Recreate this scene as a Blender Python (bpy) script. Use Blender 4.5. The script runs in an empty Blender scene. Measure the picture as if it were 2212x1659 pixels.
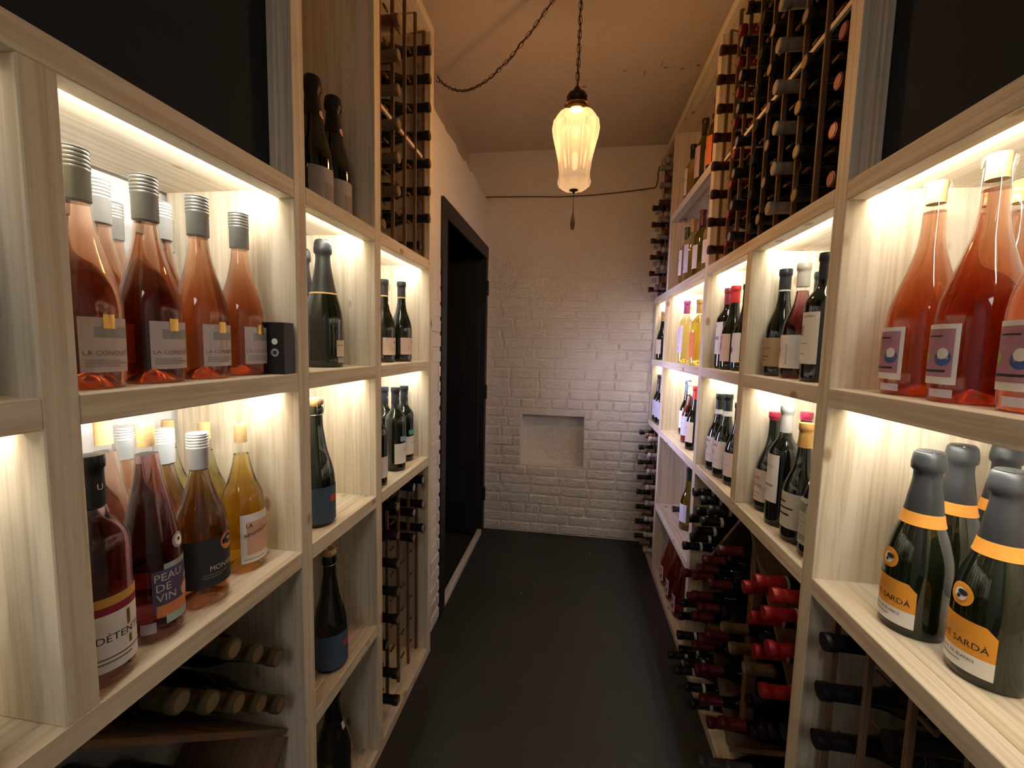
import bpy, bmesh, math, random
from mathutils import Vector, Matrix
import numpy as np
random.seed(7)
sc = bpy.context.scene
PI = math.pi

# ------------------------------------------------------------------ camera
FPX, YAW, PITCH, ROLL, CAMH = 919.1, .1442, .0905, .0232, 1.39
cy, sy, cp, sp, cr, sr = math.cos(YAW), math.sin(YAW), math.cos(PITCH), math.sin(PITCH), math.cos(ROLL), math.sin(ROLL)
FWD = Vector((-sy*cp, cy*cp, -sp)); R0 = Vector((cy, sy, 0)); U0 = R0.cross(FWD)
RGT = cr*R0 + sr*U0; UPV = -sr*R0 + cr*U0
cam = bpy.data.cameras.new('camera'); camo = bpy.data.objects.new('camera', cam); sc.collection.objects.link(camo)
cam.sensor_width = 36; cam.sensor_fit = 'HORIZONTAL'; cam.lens = FPX/2212*36; cam.clip_start = .02
camo.matrix_world = Matrix(((RGT.x, UPV.x, -FWD.x, 0), (RGT.y, UPV.y, -FWD.y, 0), (RGT.z, UPV.z, -FWD.z, CAMH), (0, 0, 0, 1)))
sc.camera = camo
def px_at_x(px, py, X):
    """the point on the plane x = X seen at a pixel of the 2212 x 1659 photograph"""
    d = FWD + RGT*((px-1106)/FPX) + UPV*((829.5-py)/FPX)
    d = d*(X/d.x); return Vector((d.x, d.y, d.z+CAMH))

# ------------------------------------------------------------------ world, exposure, lights
w = bpy.data.worlds.new('world'); sc.world = w; w.use_nodes = True
w.node_tree.nodes['Background'].inputs[0].default_value = (.96, .97, 1, 1)
w.node_tree.nodes['Background'].inputs[1].default_value = .085
sc.view_settings.view_transform = 'Standard'; sc.view_settings.look = 'None'
sc.view_settings.gamma = 1; sc.view_settings.use_curve_mapping = False
sc.view_settings.exposure = 0.40
sc.cycles.use_denoising = True
cy_ = sc.cycles; cy_.use_adaptive_sampling = True; cy_.adaptive_threshold = .07; cy_.adaptive_min_samples = 16
cy_.max_bounces = 8; cy_.diffuse_bounces = 4; cy_.glossy_bounces = 3; cy_.transmission_bounces = 6; cy_.transparent_max_bounces = 10; cy_.caustics_reflective = False
LED_W, LED_COL = 2.2, (1, .975, .90)          # watts per metre of strip
LAMP_COL = (1, .52, .22)
def area(name, loc, direction, sx, sy_, watts, col):
    l = bpy.data.lights.new(name, 'AREA'); l.shape = 'RECTANGLE'; l.size = sx; l.size_y = sy_; l.energy = watts; l.color = col
    o = bpy.data.objects.new(name, l); sc.collection.objects.link(o); o.location = loc
    z = -Vector(direction).normalized(); x = Vector((0, 1, 0)); y = z.cross(x).normalized()
    o.rotation_euler = Matrix((x, y, z)).transposed().to_euler(); return o
# cool daylight falling through the open black door from the passage behind it
pd = area('passage_daylight', (-1.10, 2.42, 1.25), (1, .0, -.05), .35, .6, 4, (.66, .60, 1)); pd.data.spread = 1.1
# added fill light, unseen behind the camera, to brighten the back wall
area('fill_light', (0, -1.6, 2.45), (0, 1, -.1), 1.2, .5, 10, (1, .92, .84))

# ------------------------------------------------------------------ materials
MATS = {}
def newmat(name):
    m = bpy.data.materials.new(name); m.use_nodes = True; MATS[name] = m
    nt = m.node_tree; return m, nt, nt.nodes['Principled BSDF']
def plain(name, col, rough=.5, metal=0, spec=.5, noise=0, nscale=40, bump=0, bscale=80, coat=0, emit=None):
    if name in MATS: return MATS[name]
    m, nt, b = newmat(name)
    b.inputs['Base Color'].default_value = (*col, 1); b.inputs['Roughness'].default_value = rough
    b.inputs['Metallic'].default_value = metal; b.inputs['Specular IOR Level'].default_value = spec
    if coat: b.inputs['Coat Weight'].default_value = coat
    if noise or bump:
        tc = nt.nodes.new('ShaderNodeTexCoord')
    if noise:
        n = nt.nodes.new('ShaderNodeTexNoise'); n.inputs['Scale'].default_value = nscale; n.inputs['Detail'].default_value = 4
        nt.links.new(tc.outputs['Object'], n.inputs['Vector'])
        mx = nt.nodes.new('ShaderNodeMixRGB'); mx.blend_type = 'MIX'
        mx.inputs[1].default_value = (*[c*(1-noise) for c in col], 1); mx.inputs[2].default_value = (*[min(1, c*(1+noise)) for c in col], 1)
        nt.links.new(n.outputs['Fac'], mx.inputs[0]); nt.links.new(mx.outputs[0], b.inputs['Base Color'])
    if bump:
        n = nt.nodes.new('ShaderNodeTexNoise'); n.inputs['Scale'].default_value = bscale; n.inputs['Detail'].default_value = 5
        nt.links.new(tc.outputs['Object'], n.inputs['Vector'])
        bp = nt.nodes.new('ShaderNodeBump'); bp.inputs['Strength'].default_value = bump; bp.inputs['Distance'].default_value = .01
        nt.links.new(n.outputs['Fac'], bp.inputs['Height']); nt.links.new(bp.outputs[0], b.inputs['Normal'])
    if emit: b.inputs['Emission Color'].default_value = (*emit[0], 1); b.inputs['Emission Strength'].default_value = emit[1]
    return m
def wood(name, axis, c1, c2, knot, rough=.55):
    if name in MATS: return MATS[name]
    m, nt, b = newmat(name); N, Lk = nt.nodes, nt.links
    tc = N.new('ShaderNodeTexCoord'); oi = N.new('ShaderNodeObjectInfo')
    ad = N.new('ShaderNodeVectorMath'); ad.operation = 'ADD'; mu = N.new('ShaderNodeMath'); mu.operation = 'MULTIPLY'; mu.inputs[1].default_value = 37
    Lk.new(oi.outputs['Random'], mu.inputs[0]); Lk.new(tc.outputs['Object'], ad.inputs[0]); Lk.new(mu.outputs[0], ad.inputs[1])
    def mapped(along, across):
        mp = N.new('ShaderNodeMapping'); s = [across]*3; s['xyz'.index(axis)] = along; mp.inputs['Scale'].default_value = s
        Lk.new(ad.outputs[0], mp.inputs[0]); return mp.outputs[0]
    wv = N.new('ShaderNodeTexNoise'); wv.inputs['Scale'].default_value = 1; wv.inputs['Detail'].default_value = 3; wv.inputs['Roughness'].default_value = .65; wv.inputs['Distortion'].default_value = .6
    Lk.new(mapped(2.0, 75), wv.inputs['Vector'])
    br = N.new('ShaderNodeTexNoise'); br.inputs['Scale'].default_value = 1; br.inputs['Detail'].default_value = 1
    Lk.new(mapped(1.2, 11), br.inputs['Vector'])
    cr_ = N.new('ShaderNodeValToRGB'); cr_.color_ramp.elements[0].position = .38; cr_.color_ramp.elements[1].position = .56
    cr_.color_ramp.elements[0].color = (*c2, 1); cr_.color_ramp.elements[1].color = (*c1, 1); Lk.new(wv.outputs['Fac'], cr_.inputs[0])
    mx = N.new('ShaderNodeMixRGB'); mx.blend_type = 'MULTIPLY'; mx.inputs[0].default_value = .35
    rp = N.new('ShaderNodeValToRGB'); rp.color_ramp.elements[0].position = .3; rp.color_ramp.elements[1].position = .7
    rp.color_ramp.elements[0].color = (.75, .66, .5, 1); rp.color_ramp.elements[1].color = (1, 1, 1, 1); Lk.new(br.outputs['Fac'], rp.inputs[0])
    Lk.new(cr_.outputs[0], mx.inputs[1]); Lk.new(rp.outputs[0], mx.inputs[2])
    vo = N.new('ShaderNodeTexVoronoi'); vo.inputs['Scale'].default_value = 1; vo.inputs['Randomness'].default_value = 1
    Lk.new(mapped(7, 12), vo.inputs['Vector'])
    kr = N.new('ShaderNodeValToRGB'); kr.color_ramp.elements[0].position = .08; kr.color_ramp.elements[1].position = .15
    kr.color_ramp.elements[0].color = (1, 1, 1, 1); kr.color_ramp.elements[1].color = (0, 0, 0, 1); Lk.new(vo.outputs['Distance'], kr.inputs[0])
    kf = N.new('ShaderNodeMath'); kf.operation = 'MULTIPLY'; kf.inputs[1].default_value = .75; Lk.new(kr.outputs[0], kf.inputs[0])
    m2 = N.new('ShaderNodeMixRGB'); m2.inputs[2].default_value = (*knot, 1); Lk.new(kf.outputs[0], m2.inputs[0]); Lk.new(mx.outputs[0], m2.inputs[1])
    Lk.new(m2.outputs[0], b.inputs['Base Color']); b.inputs['Roughness'].default_value = rough; b.inputs['Specular IOR Level'].default_value = .3
    return m
def pine(axis): return wood('pine_'+axis, axis, (.80, .725, .585), (.66, .555, .40), (.32, .17, .08))
def rackwood(axis): return wood('rack_wood_'+axis, axis, (.20, .12, .068), (.15, .085, .042), (.10, .045, .02))

def glassmat(name, tint, rough=.0):
    """thin clear or coloured bottle glass: see-through with Fresnel reflections"""
    if name in MATS: return MATS[name]
    m = bpy.data.materials.new(name); m.use_nodes = True; MATS[name] = m
    nt = m.node_tree; N, Lk = nt.nodes, nt.links; N.remove(N['Principled BSDF']); out = N['Material Output']
    t = N.new('ShaderNodeBsdfTransparent'); t.inputs[0].default_value = (*tint, 1)
    g = N.new('ShaderNodeBsdfGlossy'); g.inputs['Roughness'].default_value = .03; g.inputs[0].default_value = (1, 1, 1, 1)
    lw = N.new('ShaderNodeLayerWeight'); pw = N.new('ShaderNodeMath'); pw.operation = 'POWER'; pw.inputs[1].default_value = 4.5
    fr = N.new('ShaderNodeMath'); fr.operation = 'MULTIPLY_ADD'; fr.inputs[1].default_value = .75; fr.inputs[2].default_value = .045
    Lk.new(lw.outputs['Facing'], pw.inputs[0]); Lk.new(pw.outputs[0], fr.inputs[0])
    mx = N.new('ShaderNodeMixShader'); Lk.new(fr.outputs[0], mx.inputs[0]); Lk.new(t.outputs[0], mx.inputs[1]); Lk.new(g.outputs[0], mx.inputs[2])
    Lk.new(mx.outputs[0], out.inputs[0]); return m
def winemat(name, col, density):
    if name in MATS: return MATS[name]
    m, nt, b = newmat(name); N, Lk = nt.nodes, nt.links
    b.inputs['Base Color'].default_value = (1, 1, 1, 1); b.inputs['Transmission Weight'].default_value = 1; b.inputs['IOR'].default_value = 1.16
    b.inputs['Roughness'].default_value = 0
    v = N.new('ShaderNodeVolumeAbsorption'); v.inputs[0].default_value = (*col, 1); v.inputs[1].default_value = density
    Lk.new(v.outputs[0], N['Material Output'].inputs['Volume']); return m

M_WHITE = plain('white_paint', (.80, .77, .72), .6, noise=.06, nscale=6, bump=.35, bscale=60)
M_BRICK = plain('painted_brick', (.80, .77, .72), .55, noise=.05, nscale=14, bump=.5, bscale=70)
M_CEIL = plain('ceiling_paint', (.66, .56, .45), .75, noise=.05, nscale=5, bump=.25, bscale=30)
M_BLACK = plain('black_paint', (.012, .012, .014), .5, noise=.2, nscale=12)
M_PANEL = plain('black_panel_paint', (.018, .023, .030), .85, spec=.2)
M_DGLASS = plain('dark_bottle_glass', (.006, .008, .005), .06, spec=.6, coat=.3)
M_GGLASS = plain('green_bottle_glass', (.009, .012, .005), .06, spec=.6, coat=.3)
M_CLEAR = glassmat('clear_glass', (.97, .97, .95))
M_PAPER = plain('label_paper', (.80, .76, .68), .7)
M_CREAM = plain('cream_paper', (.72, .64, .50), .7)
M_INK = plain('ink', (.02, .02, .022), .6)
M_GREYINK = plain('grey_ink', (.18, .17, .17), .6)
M_GOLD = plain('gold_foil', (.72, .45, .12), .3, metal=.8)
M_CORK = plain('cork', (.62, .40, .18), .8, noise=.35, nscale=180)
M_WIRE = plain('wire_metal', (.6, .55, .45), .25, metal=1)
M_LED = plain('led_diode_strip', (.9, .9, .85), .4, emit=((1, .93, .80), 14))
def capmat(col, rough=.35, metal=.2): return plain('capsule_%d_%d_%d' % tuple(int(c*999) for c in col), col, rough, metal)
BLACKC, BURG, RED, PURPLE, GREENC = (.010, .010, .012), (.095, .010, .016), (.30, .012, .012), (.22, .03, .10), (.05, .07, .03)
CREAMC, SILVER, GOLDC, MAROON, GREY, BROWN = (.36, .33, .26), (.55, .55, .55), (.50, .27, .08), (.040, .010, .012), (.06, .058, .062), (.11, .065, .025)

# ------------------------------------------------------------------ mesh helpers
def link(o): sc.collection.objects.link(o); return o
def tag(o, label=None, cat=None, group=None, kind=None):
    if label: o['label'] = label
    if cat: o['category'] = cat
    if group: o['group'] = group
    if kind: o['kind'] = kind
    return o
def empty(name, loc, label=None, cat=None, group=None, kind=None, rot=(0, 0, 0)):
    o = link(bpy.data.objects.new(name, None)); o.location = loc; o.rotation_euler = rot; o.empty_display_size = .05
    return tag(o, label, cat, group, kind)
def mesh_obj(name, me, parent=None, loc=(0, 0, 0), rot=(0, 0, 0)):
    o = link(bpy.data.objects.new(name, me)); o.location = loc; o.rotation_euler = rot
    if parent: o.parent = parent
    return o
BOXES = {}
def box(name, x0, x1, y0, y1, z0, z1, mat, parent=None, bev=.0012):
    dx, dy, dz = x1-x0, y1-y0, z1-z0
    key = (round(dx, 4), round(dy, 4), round(dz, 4), mat.name, bev)
    if key not in BOXES:
        bm = bmesh.new(); bmesh.ops.create_cube(bm, size=1)
        for v in bm.verts: v.co = (v.co.x*dx, v.co.y*dy, v.co.z*dz)
        if bev and min(dx, dy, dz) > 3*bev: bmesh.ops.bevel(bm, geom=bm.edges[:], offset=bev, segments=1, affect='EDGES')
        me = bpy.data.meshes.new(name); bm.to_mesh(me); bm.free(); me.materials.append(mat); BOXES[key] = me
    c = Vector(((x0+x1)/2, (y0+y1)/2, (z0+z1)/2))
    if parent: c = c - parent.location
    return mesh_obj(name, BOXES[key], parent, c)
def pbox(name, x0, x1, y0, y1, z0, z1, parent, mk=pine, bev=.0015):
    d = [x1-x0, y1-y0, z1-z0]; return box(name, x0, x1, y0, y1, z0, z1, mk('xyz'[d.index(max(d))]), parent, bev)
def from_py(name, verts, faces, mat, smooth=True):
    me = bpy.data.meshes.new(name); me.from_pydata(verts, [], faces); me.update()
    if mat: me.materials.append(mat)
    if smooth: me.polygons.foreach_set('use_smooth', [True]*len(me.polygons))
    return me
def lathe(name, prof, seg, mat, lobes=None):
    vs, fs = [], []
    for (r, z) in prof:
        for k in range(seg):
            a = 2*PI*k/seg; q = r if not lobes else r*lobes(a, z); vs.append((q*math.cos(a), q*math.sin(a), z))
    n = len(prof)
    for i in range(n-1):
        for k in range(seg):
            a, b_ = i*seg+k, i*seg+(k+1) % seg; fs.append((a, b_, b_+seg, a+seg))
    if prof[0][0] > 1e-5: fs.append(tuple(reversed(range(seg))))
    if prof[-1][0] > 1e-5: fs.append(tuple((n-1)*seg+k for k in range(seg)))
    me = from_py(name, vs, fs, mat)
    try: me.set_sharp_from_angle(angle=math.radians(50))
    except Exception: pass
    return me
def patch(name, p0, p1, z0, z1, rf, mat, seg=32, zseg=1, cut=0):
    """a piece of paper wrapped on a bottle: angles p0..p1, heights z0..z1, radius function rf(z); cut = clipped corners"""
    vs, fs = [], []
    for j in range(zseg+1):
        for i in range(seg+1):
            t = i/seg; a = p0+(p1-p0)*t; z = z0+(z1-z0)*j/zseg
            if cut and zseg > 1:
                e = min(t, 1-t)*(p1-p0)*rf(z)
                if e < cut: z = min(max(z, z0+cut-e), z1-cut+e)
            r = rf(z); vs.append((r*math.cos(a), r*math.sin(a), z))
    for j in range(zseg):
        for i in range(seg):
            a = j*(seg+1)+i; fs.append((a, a+1, a+seg+2, a+seg+1))
    return from_py(name, vs, fs, mat)
def disc_patch(name, p, z, rad, rf, mat, sx=1.0):
    vs, fs = [], []; n = 20
    vs.append((rf(z)*math.cos(p), rf(z)*math.sin(p), z))
    for k in range(n):
        a = 2*PI*k/n; zz = z+rad*math.sin(a); r = rf(zz); q = p+sx*rad*math.cos(a)/r
        vs.append((r*math.cos(q), r*math.sin(q), zz)); fs.append((0, 1+k, 1+(k+1) % n))
    return from_py(name, vs, fs, mat)
TEXTS = {}
def text_pts(s):
    if s not in TEXTS:
        cu = bpy.data.curves.new('lettering', 'FONT'); cu.body = s; cu.align_x = 'CENTER'; cu.align_y = 'CENTER'; cu.resolution_u = 3
        o = bpy.data.objects.new('lettering', cu); link(o); dg = bpy.context.evaluated_depsgraph_get()
        me = bpy.data.meshes.new_from_object(o.evaluated_get(dg))
        TEXTS[s] = ([v.co.copy() for v in me.vertices], [tuple(p.vertices) for p in me.polygons])
        bpy.data.objects.remove(o); bpy.data.curves.remove(cu); bpy.data.meshes.remove(me)
    return TEXTS[s]
def wrap_text(s, p, z, size, rf, mat, xs=1.0, tilt=0.0):
    v, f = text_pts(s); out = []
    for c in v:
        zz = z+c.y*size+tilt*c.x*size; r = rf(zz); a = p+c.x*size*xs/r; out.append((r*math.cos(a), r*math.sin(a), zz))
    return from_py('lettering', out, f, mat, False)

# ------------------------------------------------------------------ bottles
def pchip(pts, zs):
    z = np.array([p[1] for p in pts]); r = np.array([p[0] for p in pts]); h = np.diff(z); d = np.diff(r)/h
    m = np.zeros(len(z))
    for i in range(1, len(z)-1):
        if d[i-1]*d[i] > 0: m[i] = 2*d[i-1]*d[i]/(d[i-1]+d[i])
    out = []
    for q in zs:
        i = min(max(int(np.searchsorted(z, q))-1, 0), len(h)-1); t = (q-z[i])/h[i]
        t = min(max(t, 0), 1)
        out.append(float((2*t**3-3*t*t+1)*r[i]+(t**3-2*t*t+t)*h[i]*m[i]+(3*t*t-2*t**3)*r[i+1]+(t**3-t*t)*h[i]*m[i+1]))
    return out
SHAPES = {
 'burgundy': lambda R, n: [(R, 0), (R, .40), (.95*R, .46), (.76*R, .55), (.52*R, .64), (1.12*n, .74), (1.02*n, .82), (n, 1.0)],
 'bordeaux': lambda R, n: [(.985*R, 0), (R, .3), (R, .60), (.95*R, .64), (.74*R, .685), (1.30*n, .73), (1.04*n, .78), (n, 1.0)],
 'champagne': lambda R, n: [(R, 0), (R, .36), (.965*R, .42), (.82*R, .52), (.60*R, .63), (1.30*n, .75), (1.06*n, .85), (n, 1.0)],
 'flute': lambda R, n: [(R, 0), (R, .38), (.96*R, .45), (.76*R, .60), (.53*R, .74), (1.12*n, .86), (n, 1.0)],
 'provence': lambda R, n: [(.97*R, 0), (R, .10), (R, .33), (.96*R, .40), (.80*R, .49), (.57*R, .60), (1.15*n, .73), (1.03*n, .82), (n, 1.0)],
 'squat': lambda R, n: [(R, 0), (R, .43), (.93*R, .52), (.68*R, .61), (1.35*n, .71), (1.05*n, .80), (n, 1.0)],
}
def rfun(shape, H, R, n):
    pts = SHAPES[shape](R, n); pts = [(r, z*H) for r, z in pts]
    zs = np.linspace(0, H, 121); tab = np.array(pchip(pts, zs))
    return lambda z, e=0.0: float(np.interp(z, zs, tab))+e
MESHES = {}
def cached(key, fn):
    if key not in MESHES: MESHES[key] = fn()
    return MESHES[key]
def body_profile(rf, H, R, lip, n, zmax=None, inset=0, steps=30):
    zmax = zmax or H; pr = [(0, .022*(1 if inset else .9)), (R*.45, .014), (R*.80, .001+inset), (R*.93-inset, inset)]
    z0 = .010
    for k in range(steps+1):
        z = z0+(zmax-(.018 if (lip and zmax == H) else 0)-z0)*k/steps; pr.append((max(rf(z)-inset, .003), z))
    if lip and zmax == H: pr += [(n*1.13, H-.0175), (n*1.16, H-.008), (n*1.08, H-.001), (n*.7, H)]
    pr.append((0, zmax)); return pr
def capsule_profile(rf, H, z0, n, style):
    e = .0007
    if style == 'screw':
        r = n+.0022; pr = [(r*.98, z0), (r, z0+.001)]; zt = H-.001; L = zt-z0; zr = z0+L*.55
        pr += [(r, zr)]
        for k in range(5):
            za = zr+(zt-zr-.003)*k/5; zb = zr+(zt-zr-.003)*(k+1)/5
            pr += [(r*1.015, za+.0006), (r*1.05, (za+zb)/2), (r*1.015, zb-.0006), (r*.985, zb)]
        pr += [(r*1.04, zt-.001), (r*.95, zt), (0, zt)]; return pr
    if style == 'foil':                                   # champagne foil with its bulge over the muselet
        zs = [z0+(H*.86-z0)*k/8 for k in range(9)]; pr = [(rf(z)+e, z) for z in zs]
        pr += [(n*1.10, H*.885), (n*1.34, H*.90), (n*1.36, H*.93), (n*1.28, H*.965), (n*1.22, H*.985), (n*1.0, H*1.0), (0, H*1.003)]; return pr
    zs = [z0+(H-.019-z0)*k/6 for k in range(7)]; pr = [(rf(z)+e, z) for z in zs]
    pr += [(n*1.17, H-.0172), (n*1.20, H-.008), (n*1.15, H+.0006), (n*.8, H+.0012), (0, H+.0012)]; return pr
def cork_profile(n, H, L=.036):
    r = n*.80; return [(0, H-L), (r, H-L), (r, H-.001), (r*.92, H+.001), (0, H+.001)]
def mushroom(n, H):
    return [(0, H-.030), (n*.8, H-.030), (n*.85, H-.022), (n*1.15, H-.018), (n*1.22, H-.008), (n*1.05, H-.001), (0, H)]

def make_bottle(label, pos, face=0.0, H=.30, R=.0375, shape='burgundy', glass=M_DGLASS, cap=None, wine=None, fill=.72, papers=(), group=None,
                lying=None, tipx=None, n=.0145, seg=36, name='wine_bottle', cat='bottle', disc=None, band=None, cork=False, crown=False, roll=0.0):
    """cap = (style, colour, height where it starts as a fraction); papers = list of callables(bottle, rf, H, R)"""
    if lying is None:
        root = empty(name, (pos[0], pos[1], pos[2]+.0006), label, cat, group, rot=(0, 0, face))
    else:                                                  # neck towards the corridor; axis along x
        root = empty(name, pos, label, cat, group); root.rotation_euler = (0, PI/2 if lying > 0 else -PI/2, 0)
    key = (shape, round(H, 3), round(R, 4), n, seg); rf = rfun(shape, H, R, n)
    clear = glass in (M_CLEAR,) or glass.name.startswith('see_')
    mesh_obj('glass', cached(key+('g', glass.name), lambda: lathe('glass', body_profile(rf, H, R, True, n), seg, glass)), root)
    if wine:
        mesh_obj('wine', cached(key+('w', wine.name, fill), lambda: lathe('wine', body_profile(rf, H, R, False, n, zmax=H*fill, inset=.0016), seg, wine)), root)
    c = None
    if cap:
        style, col, z0 = cap; cm = capmat(col, .45 if style == 'foil' else .35, .35 if style in ('foil', 'screw') else .15)
        c = mesh_obj('screw_cap' if style == 'screw' else 'capsule', cached(key+('c', style, z0, cm.name), lambda: lathe('capsule', capsule_profile(rf, H, z0*H, n, style), seg, cm)), root)
        if disc:
            dm = plain('disc_%d_%d_%d' % tuple(int(q*999) for q in disc), disc, .3, .5)
            mesh_obj('capsule_top', cached((n, round(H, 3), 'd', dm.name), lambda: lathe('capsule_top', [(0, H+.0014), (n*.93, H+.0014), (n*.93, H+.0020), (0, H+.0020)], 18, dm)), c)
        if band:
            bz0, bz1, bcol = band; bmt = plain('band_%d_%d_%d' % tuple(int(q*999) for q in bcol), bcol, .6)
            mesh_obj('neck_band', cached(key+('b', bz0, bz1, bmt.name), lambda: lathe_open('neck_band', rf, bz0*H, bz1*H, .0013, seg, bmt)), root)
    if cork: mesh_obj('cork', cached((n, round(H, 3), 'k'), lambda: lathe('cork', cork_profile(n, H), 20, M_CORK)), root)
    if crown:
        mesh_obj('cork', cached((n, round(H, 3), 'mk'), lambda: lathe('cork', mushroom(n, H+.022), 20, M_CORK)), root)
        mesh_obj('wire_cage', cached((n, round(H, 3), 'mw'), lambda: wire_cage(n, H)), root)
    for p in papers: p(root, rf, H, R)
    return root
def lathe_open(name, rf, z0, z1, e, seg, mat):
    return patch(name, 0, 2*PI, z0, z1, lambda z: rf(z)+e, mat, seg, 4)
def tube_mesh(name, pts, r, mat, seg=8, closed=False):
    vs, fs = [], []; n = len(pts); P = [Vector(p) for p in pts]; prev = None
    for i in range(n):
        t = (P[(i+1) % n]-P[i-1]) if closed else (P[min(i+1, n-1)]-P[max(i-1, 0)]); t.normalize()
        if prev is None: a = t.orthogonal().normalized()
        else: a = (prev-t*prev.dot(t)).normalized()
        prev = a; b = t.cross(a)
        for k in range(seg):
            q = 2*PI*k/seg; vs.append(P[i]+(a*math.cos(q)+b*math.sin(q))*r)
    for i in range(n if closed else n-1):
        for k in range(seg):
            j = (i+1) % n; fs.append((i*seg+k, i*seg+(k+1) % seg, j*seg+(k+1) % seg, j*seg+k))
    if not closed: fs += [tuple(reversed(range(seg))), tuple((n-1)*seg+k for k in range(seg))]
    return from_py(name, [tuple(v) for v in vs], fs, mat)
def join_meshes(name, mes, mat):
    bm = bmesh.new()
    for m in mes: bm.from_mesh(m)
    me = bpy.data.meshes.new(name); bm.to_mesh(me); bm.free(); me.materials.append(mat)
    for m in mes: bpy.data.meshes.remove(m)
    return me
def wire_cage(n, H):
    L = []
    for k in range(4):
        a = PI/4+k*PI/2; c, s = math.cos(a), math.sin(a)
        L.append(tube_mesh('w', [(n*1.18*c, n*1.18*s, H-.022), (n*1.30*c, n*1.30*s, H-.004), (n*1.28*c, n*1.28*s, H+.012), (n*.7*c, n*.7*s, H+.0235)], .0008, M_WIRE, 5))
    L.append(tube_mesh('w', [(n*1.2*math.cos(q*PI/10), n*1.2*math.sin(q*PI/10), H-.022) for q in range(20)], .0011, M_WIRE, 5, True))
    return join_meshes('wire_cage', L, M_WIRE)

# paper builders -----------------------------------------------------------
def paper(z0, z1, half, mat, name='paper_label', at=0.0, e=.0007, extra=(), cut=0):
    def f(root, rf, H, R):
        o = mesh_obj(name, cached(('p', z0, z1, half, mat.name, at, e, round(H, 3), round(R, 4), rf(z0*H), cut), lambda: patch(name, at-half/R, at+half/R, z0*H, z1*H, lambda z: rf(z)+e, mat, 32, 8 if cut else 4, cut)), root)
        for x in extra: x(o, rf, H, R)
    return f
def txt(s, z, size, mat, at=0.0, e=.0011, xs=1.0, tilt=0.0):
    def f(root, rf, H, R):
        mesh_obj('lettering', cached(('t', s, z, size, mat.name, at, round(H, 3), round(R, 4), rf(z*H), xs, tilt), lambda: wrap_text(s, at/R, z*H, size, lambda q: rf(q)+e, mat, xs, tilt)), root)
    return f
def sub(z0, z1, a0, a1, mat, name='print_block', e=.0009):
    def f(root, rf, H, R):
        mesh_obj(name, cached(('s', z0, z1, a0, a1, mat.name, round(H, 3), round(R, 4), e), lambda: patch(name, a0/R, a1/R, z0*H, z1*H, lambda z: rf(z)+e, mat, 32, 4)), root)
    return f
def dot(z, rad, at, mat, name='round_seal', e=.0009, sx=1.0, extra=()):
    def f(root, rf, H, R):
        o = mesh_obj(name, cached(('d', z, rad, at, mat.name, round(H, 3), round(R, 4), rf(z*H), e, sx), lambda: disc_patch(name, at/R, z*H, rad, lambda q: rf(q)+e, mat, sx)), root)
        for x in extra: x(o, rf, H, R)
    return f
def smudge(z0, z1, half, mat, lines=3, e=.0010):
    """rows of small print"""
    def f(root, rf, H, R):
        for k in range(lines):
            z = z0+(z1-z0)*(k+.5)/lines; h2 = half*(.95 if k % 2 else .7)
            sub(z-.0035, z+.0035, -half, -half+2*h2, mat, 'small_print', e)(root, rf, H, R)
    return f
ORD = ['first', 'second', 'third', 'fourth', 'fifth', 'sixth', 'seventh', 'eighth', 'ninth', 'tenth', 'eleventh', 'twelfth']
def col(*c): return tuple(c)

# ================================================================== the room
def struct(o): o['kind'] = 'structure'; return o
LX, RX, BACK, CEIL = -.60, .52, 3.07, 2.74
def floor_mat():
    m, nt, b = newmat('black_floor_paint'); N, Lk = nt.nodes, nt.links
    tc = N.new('ShaderNodeTexCoord'); n = N.new('ShaderNodeTexNoise'); n.inputs['Scale'].default_value = 3; n.inputs['Detail'].default_value = 6
    Lk.new(tc.outputs['Object'], n.inputs['Vector'])
    r = N.new('ShaderNodeValToRGB'); r.color_ramp.elements[0].color = (.020, .0195, .018, 1); r.color_ramp.elements[1].color = (.038, .036, .031, 1); Lk.new(n.outputs['Fac'], r.inputs[0])
    v = N.new('ShaderNodeTexVoronoi'); v.inputs['Scale'].default_value = 5.5; Lk.new(tc.outputs['Object'], v.inputs['Vector'])
    k = N.new('ShaderNodeValToRGB'); k.color_ramp.elements[0].position = .020; k.color_ramp.elements[1].position = .032
    k.color_ramp.elements[0].color = (1, 1, 1, 1); k.color_ramp.elements[1].color = (0, 0, 0, 1); Lk.new(v.outputs['Distance'], k.inputs[0])
    mx = N.new('ShaderNodeMixRGB'); mx.inputs[2].default_value = (.5, .45, .36, 1); Lk.new(k.outputs[0], mx.inputs[0]); Lk.new(r.outputs[0], mx.inputs[1]); Lk.new(mx.outputs[0], b.inputs['Base Color'])
    b.inputs['Roughness'].default_value = .55
    n2 = N.new('ShaderNodeTexNoise'); n2.inputs['Scale'].default_value = 45; n2.inputs['Detail'].default_value = 4; Lk.new(tc.outputs['Object'], n2.inputs['Vector'])
    bp = N.new('ShaderNodeBump'); bp.inputs['Strength'].default_value = .25; bp.inputs['Distance'].default_value = .004; Lk.new(n2.outputs['Fac'], bp.inputs['Height']); Lk.new(bp.outputs[0], b.inputs['Normal'])
    return m
struct(box('floor', -2.2, 1.05, -2.2, BACK+.3, -.08, 0, floor_mat(), bev=0))
CE = struct(box('ceiling', -2.2, 1.05, -2.2, BACK+.3, CEIL, CEIL+.08, M_CEIL, bev=0))
def px_at_z(px, py, Z):
    d = FWD + RGT*((px-1106)/FPX) + UPV*((829.5-py)/FPX); return d*((Z-CAMH)/d.z)
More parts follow.
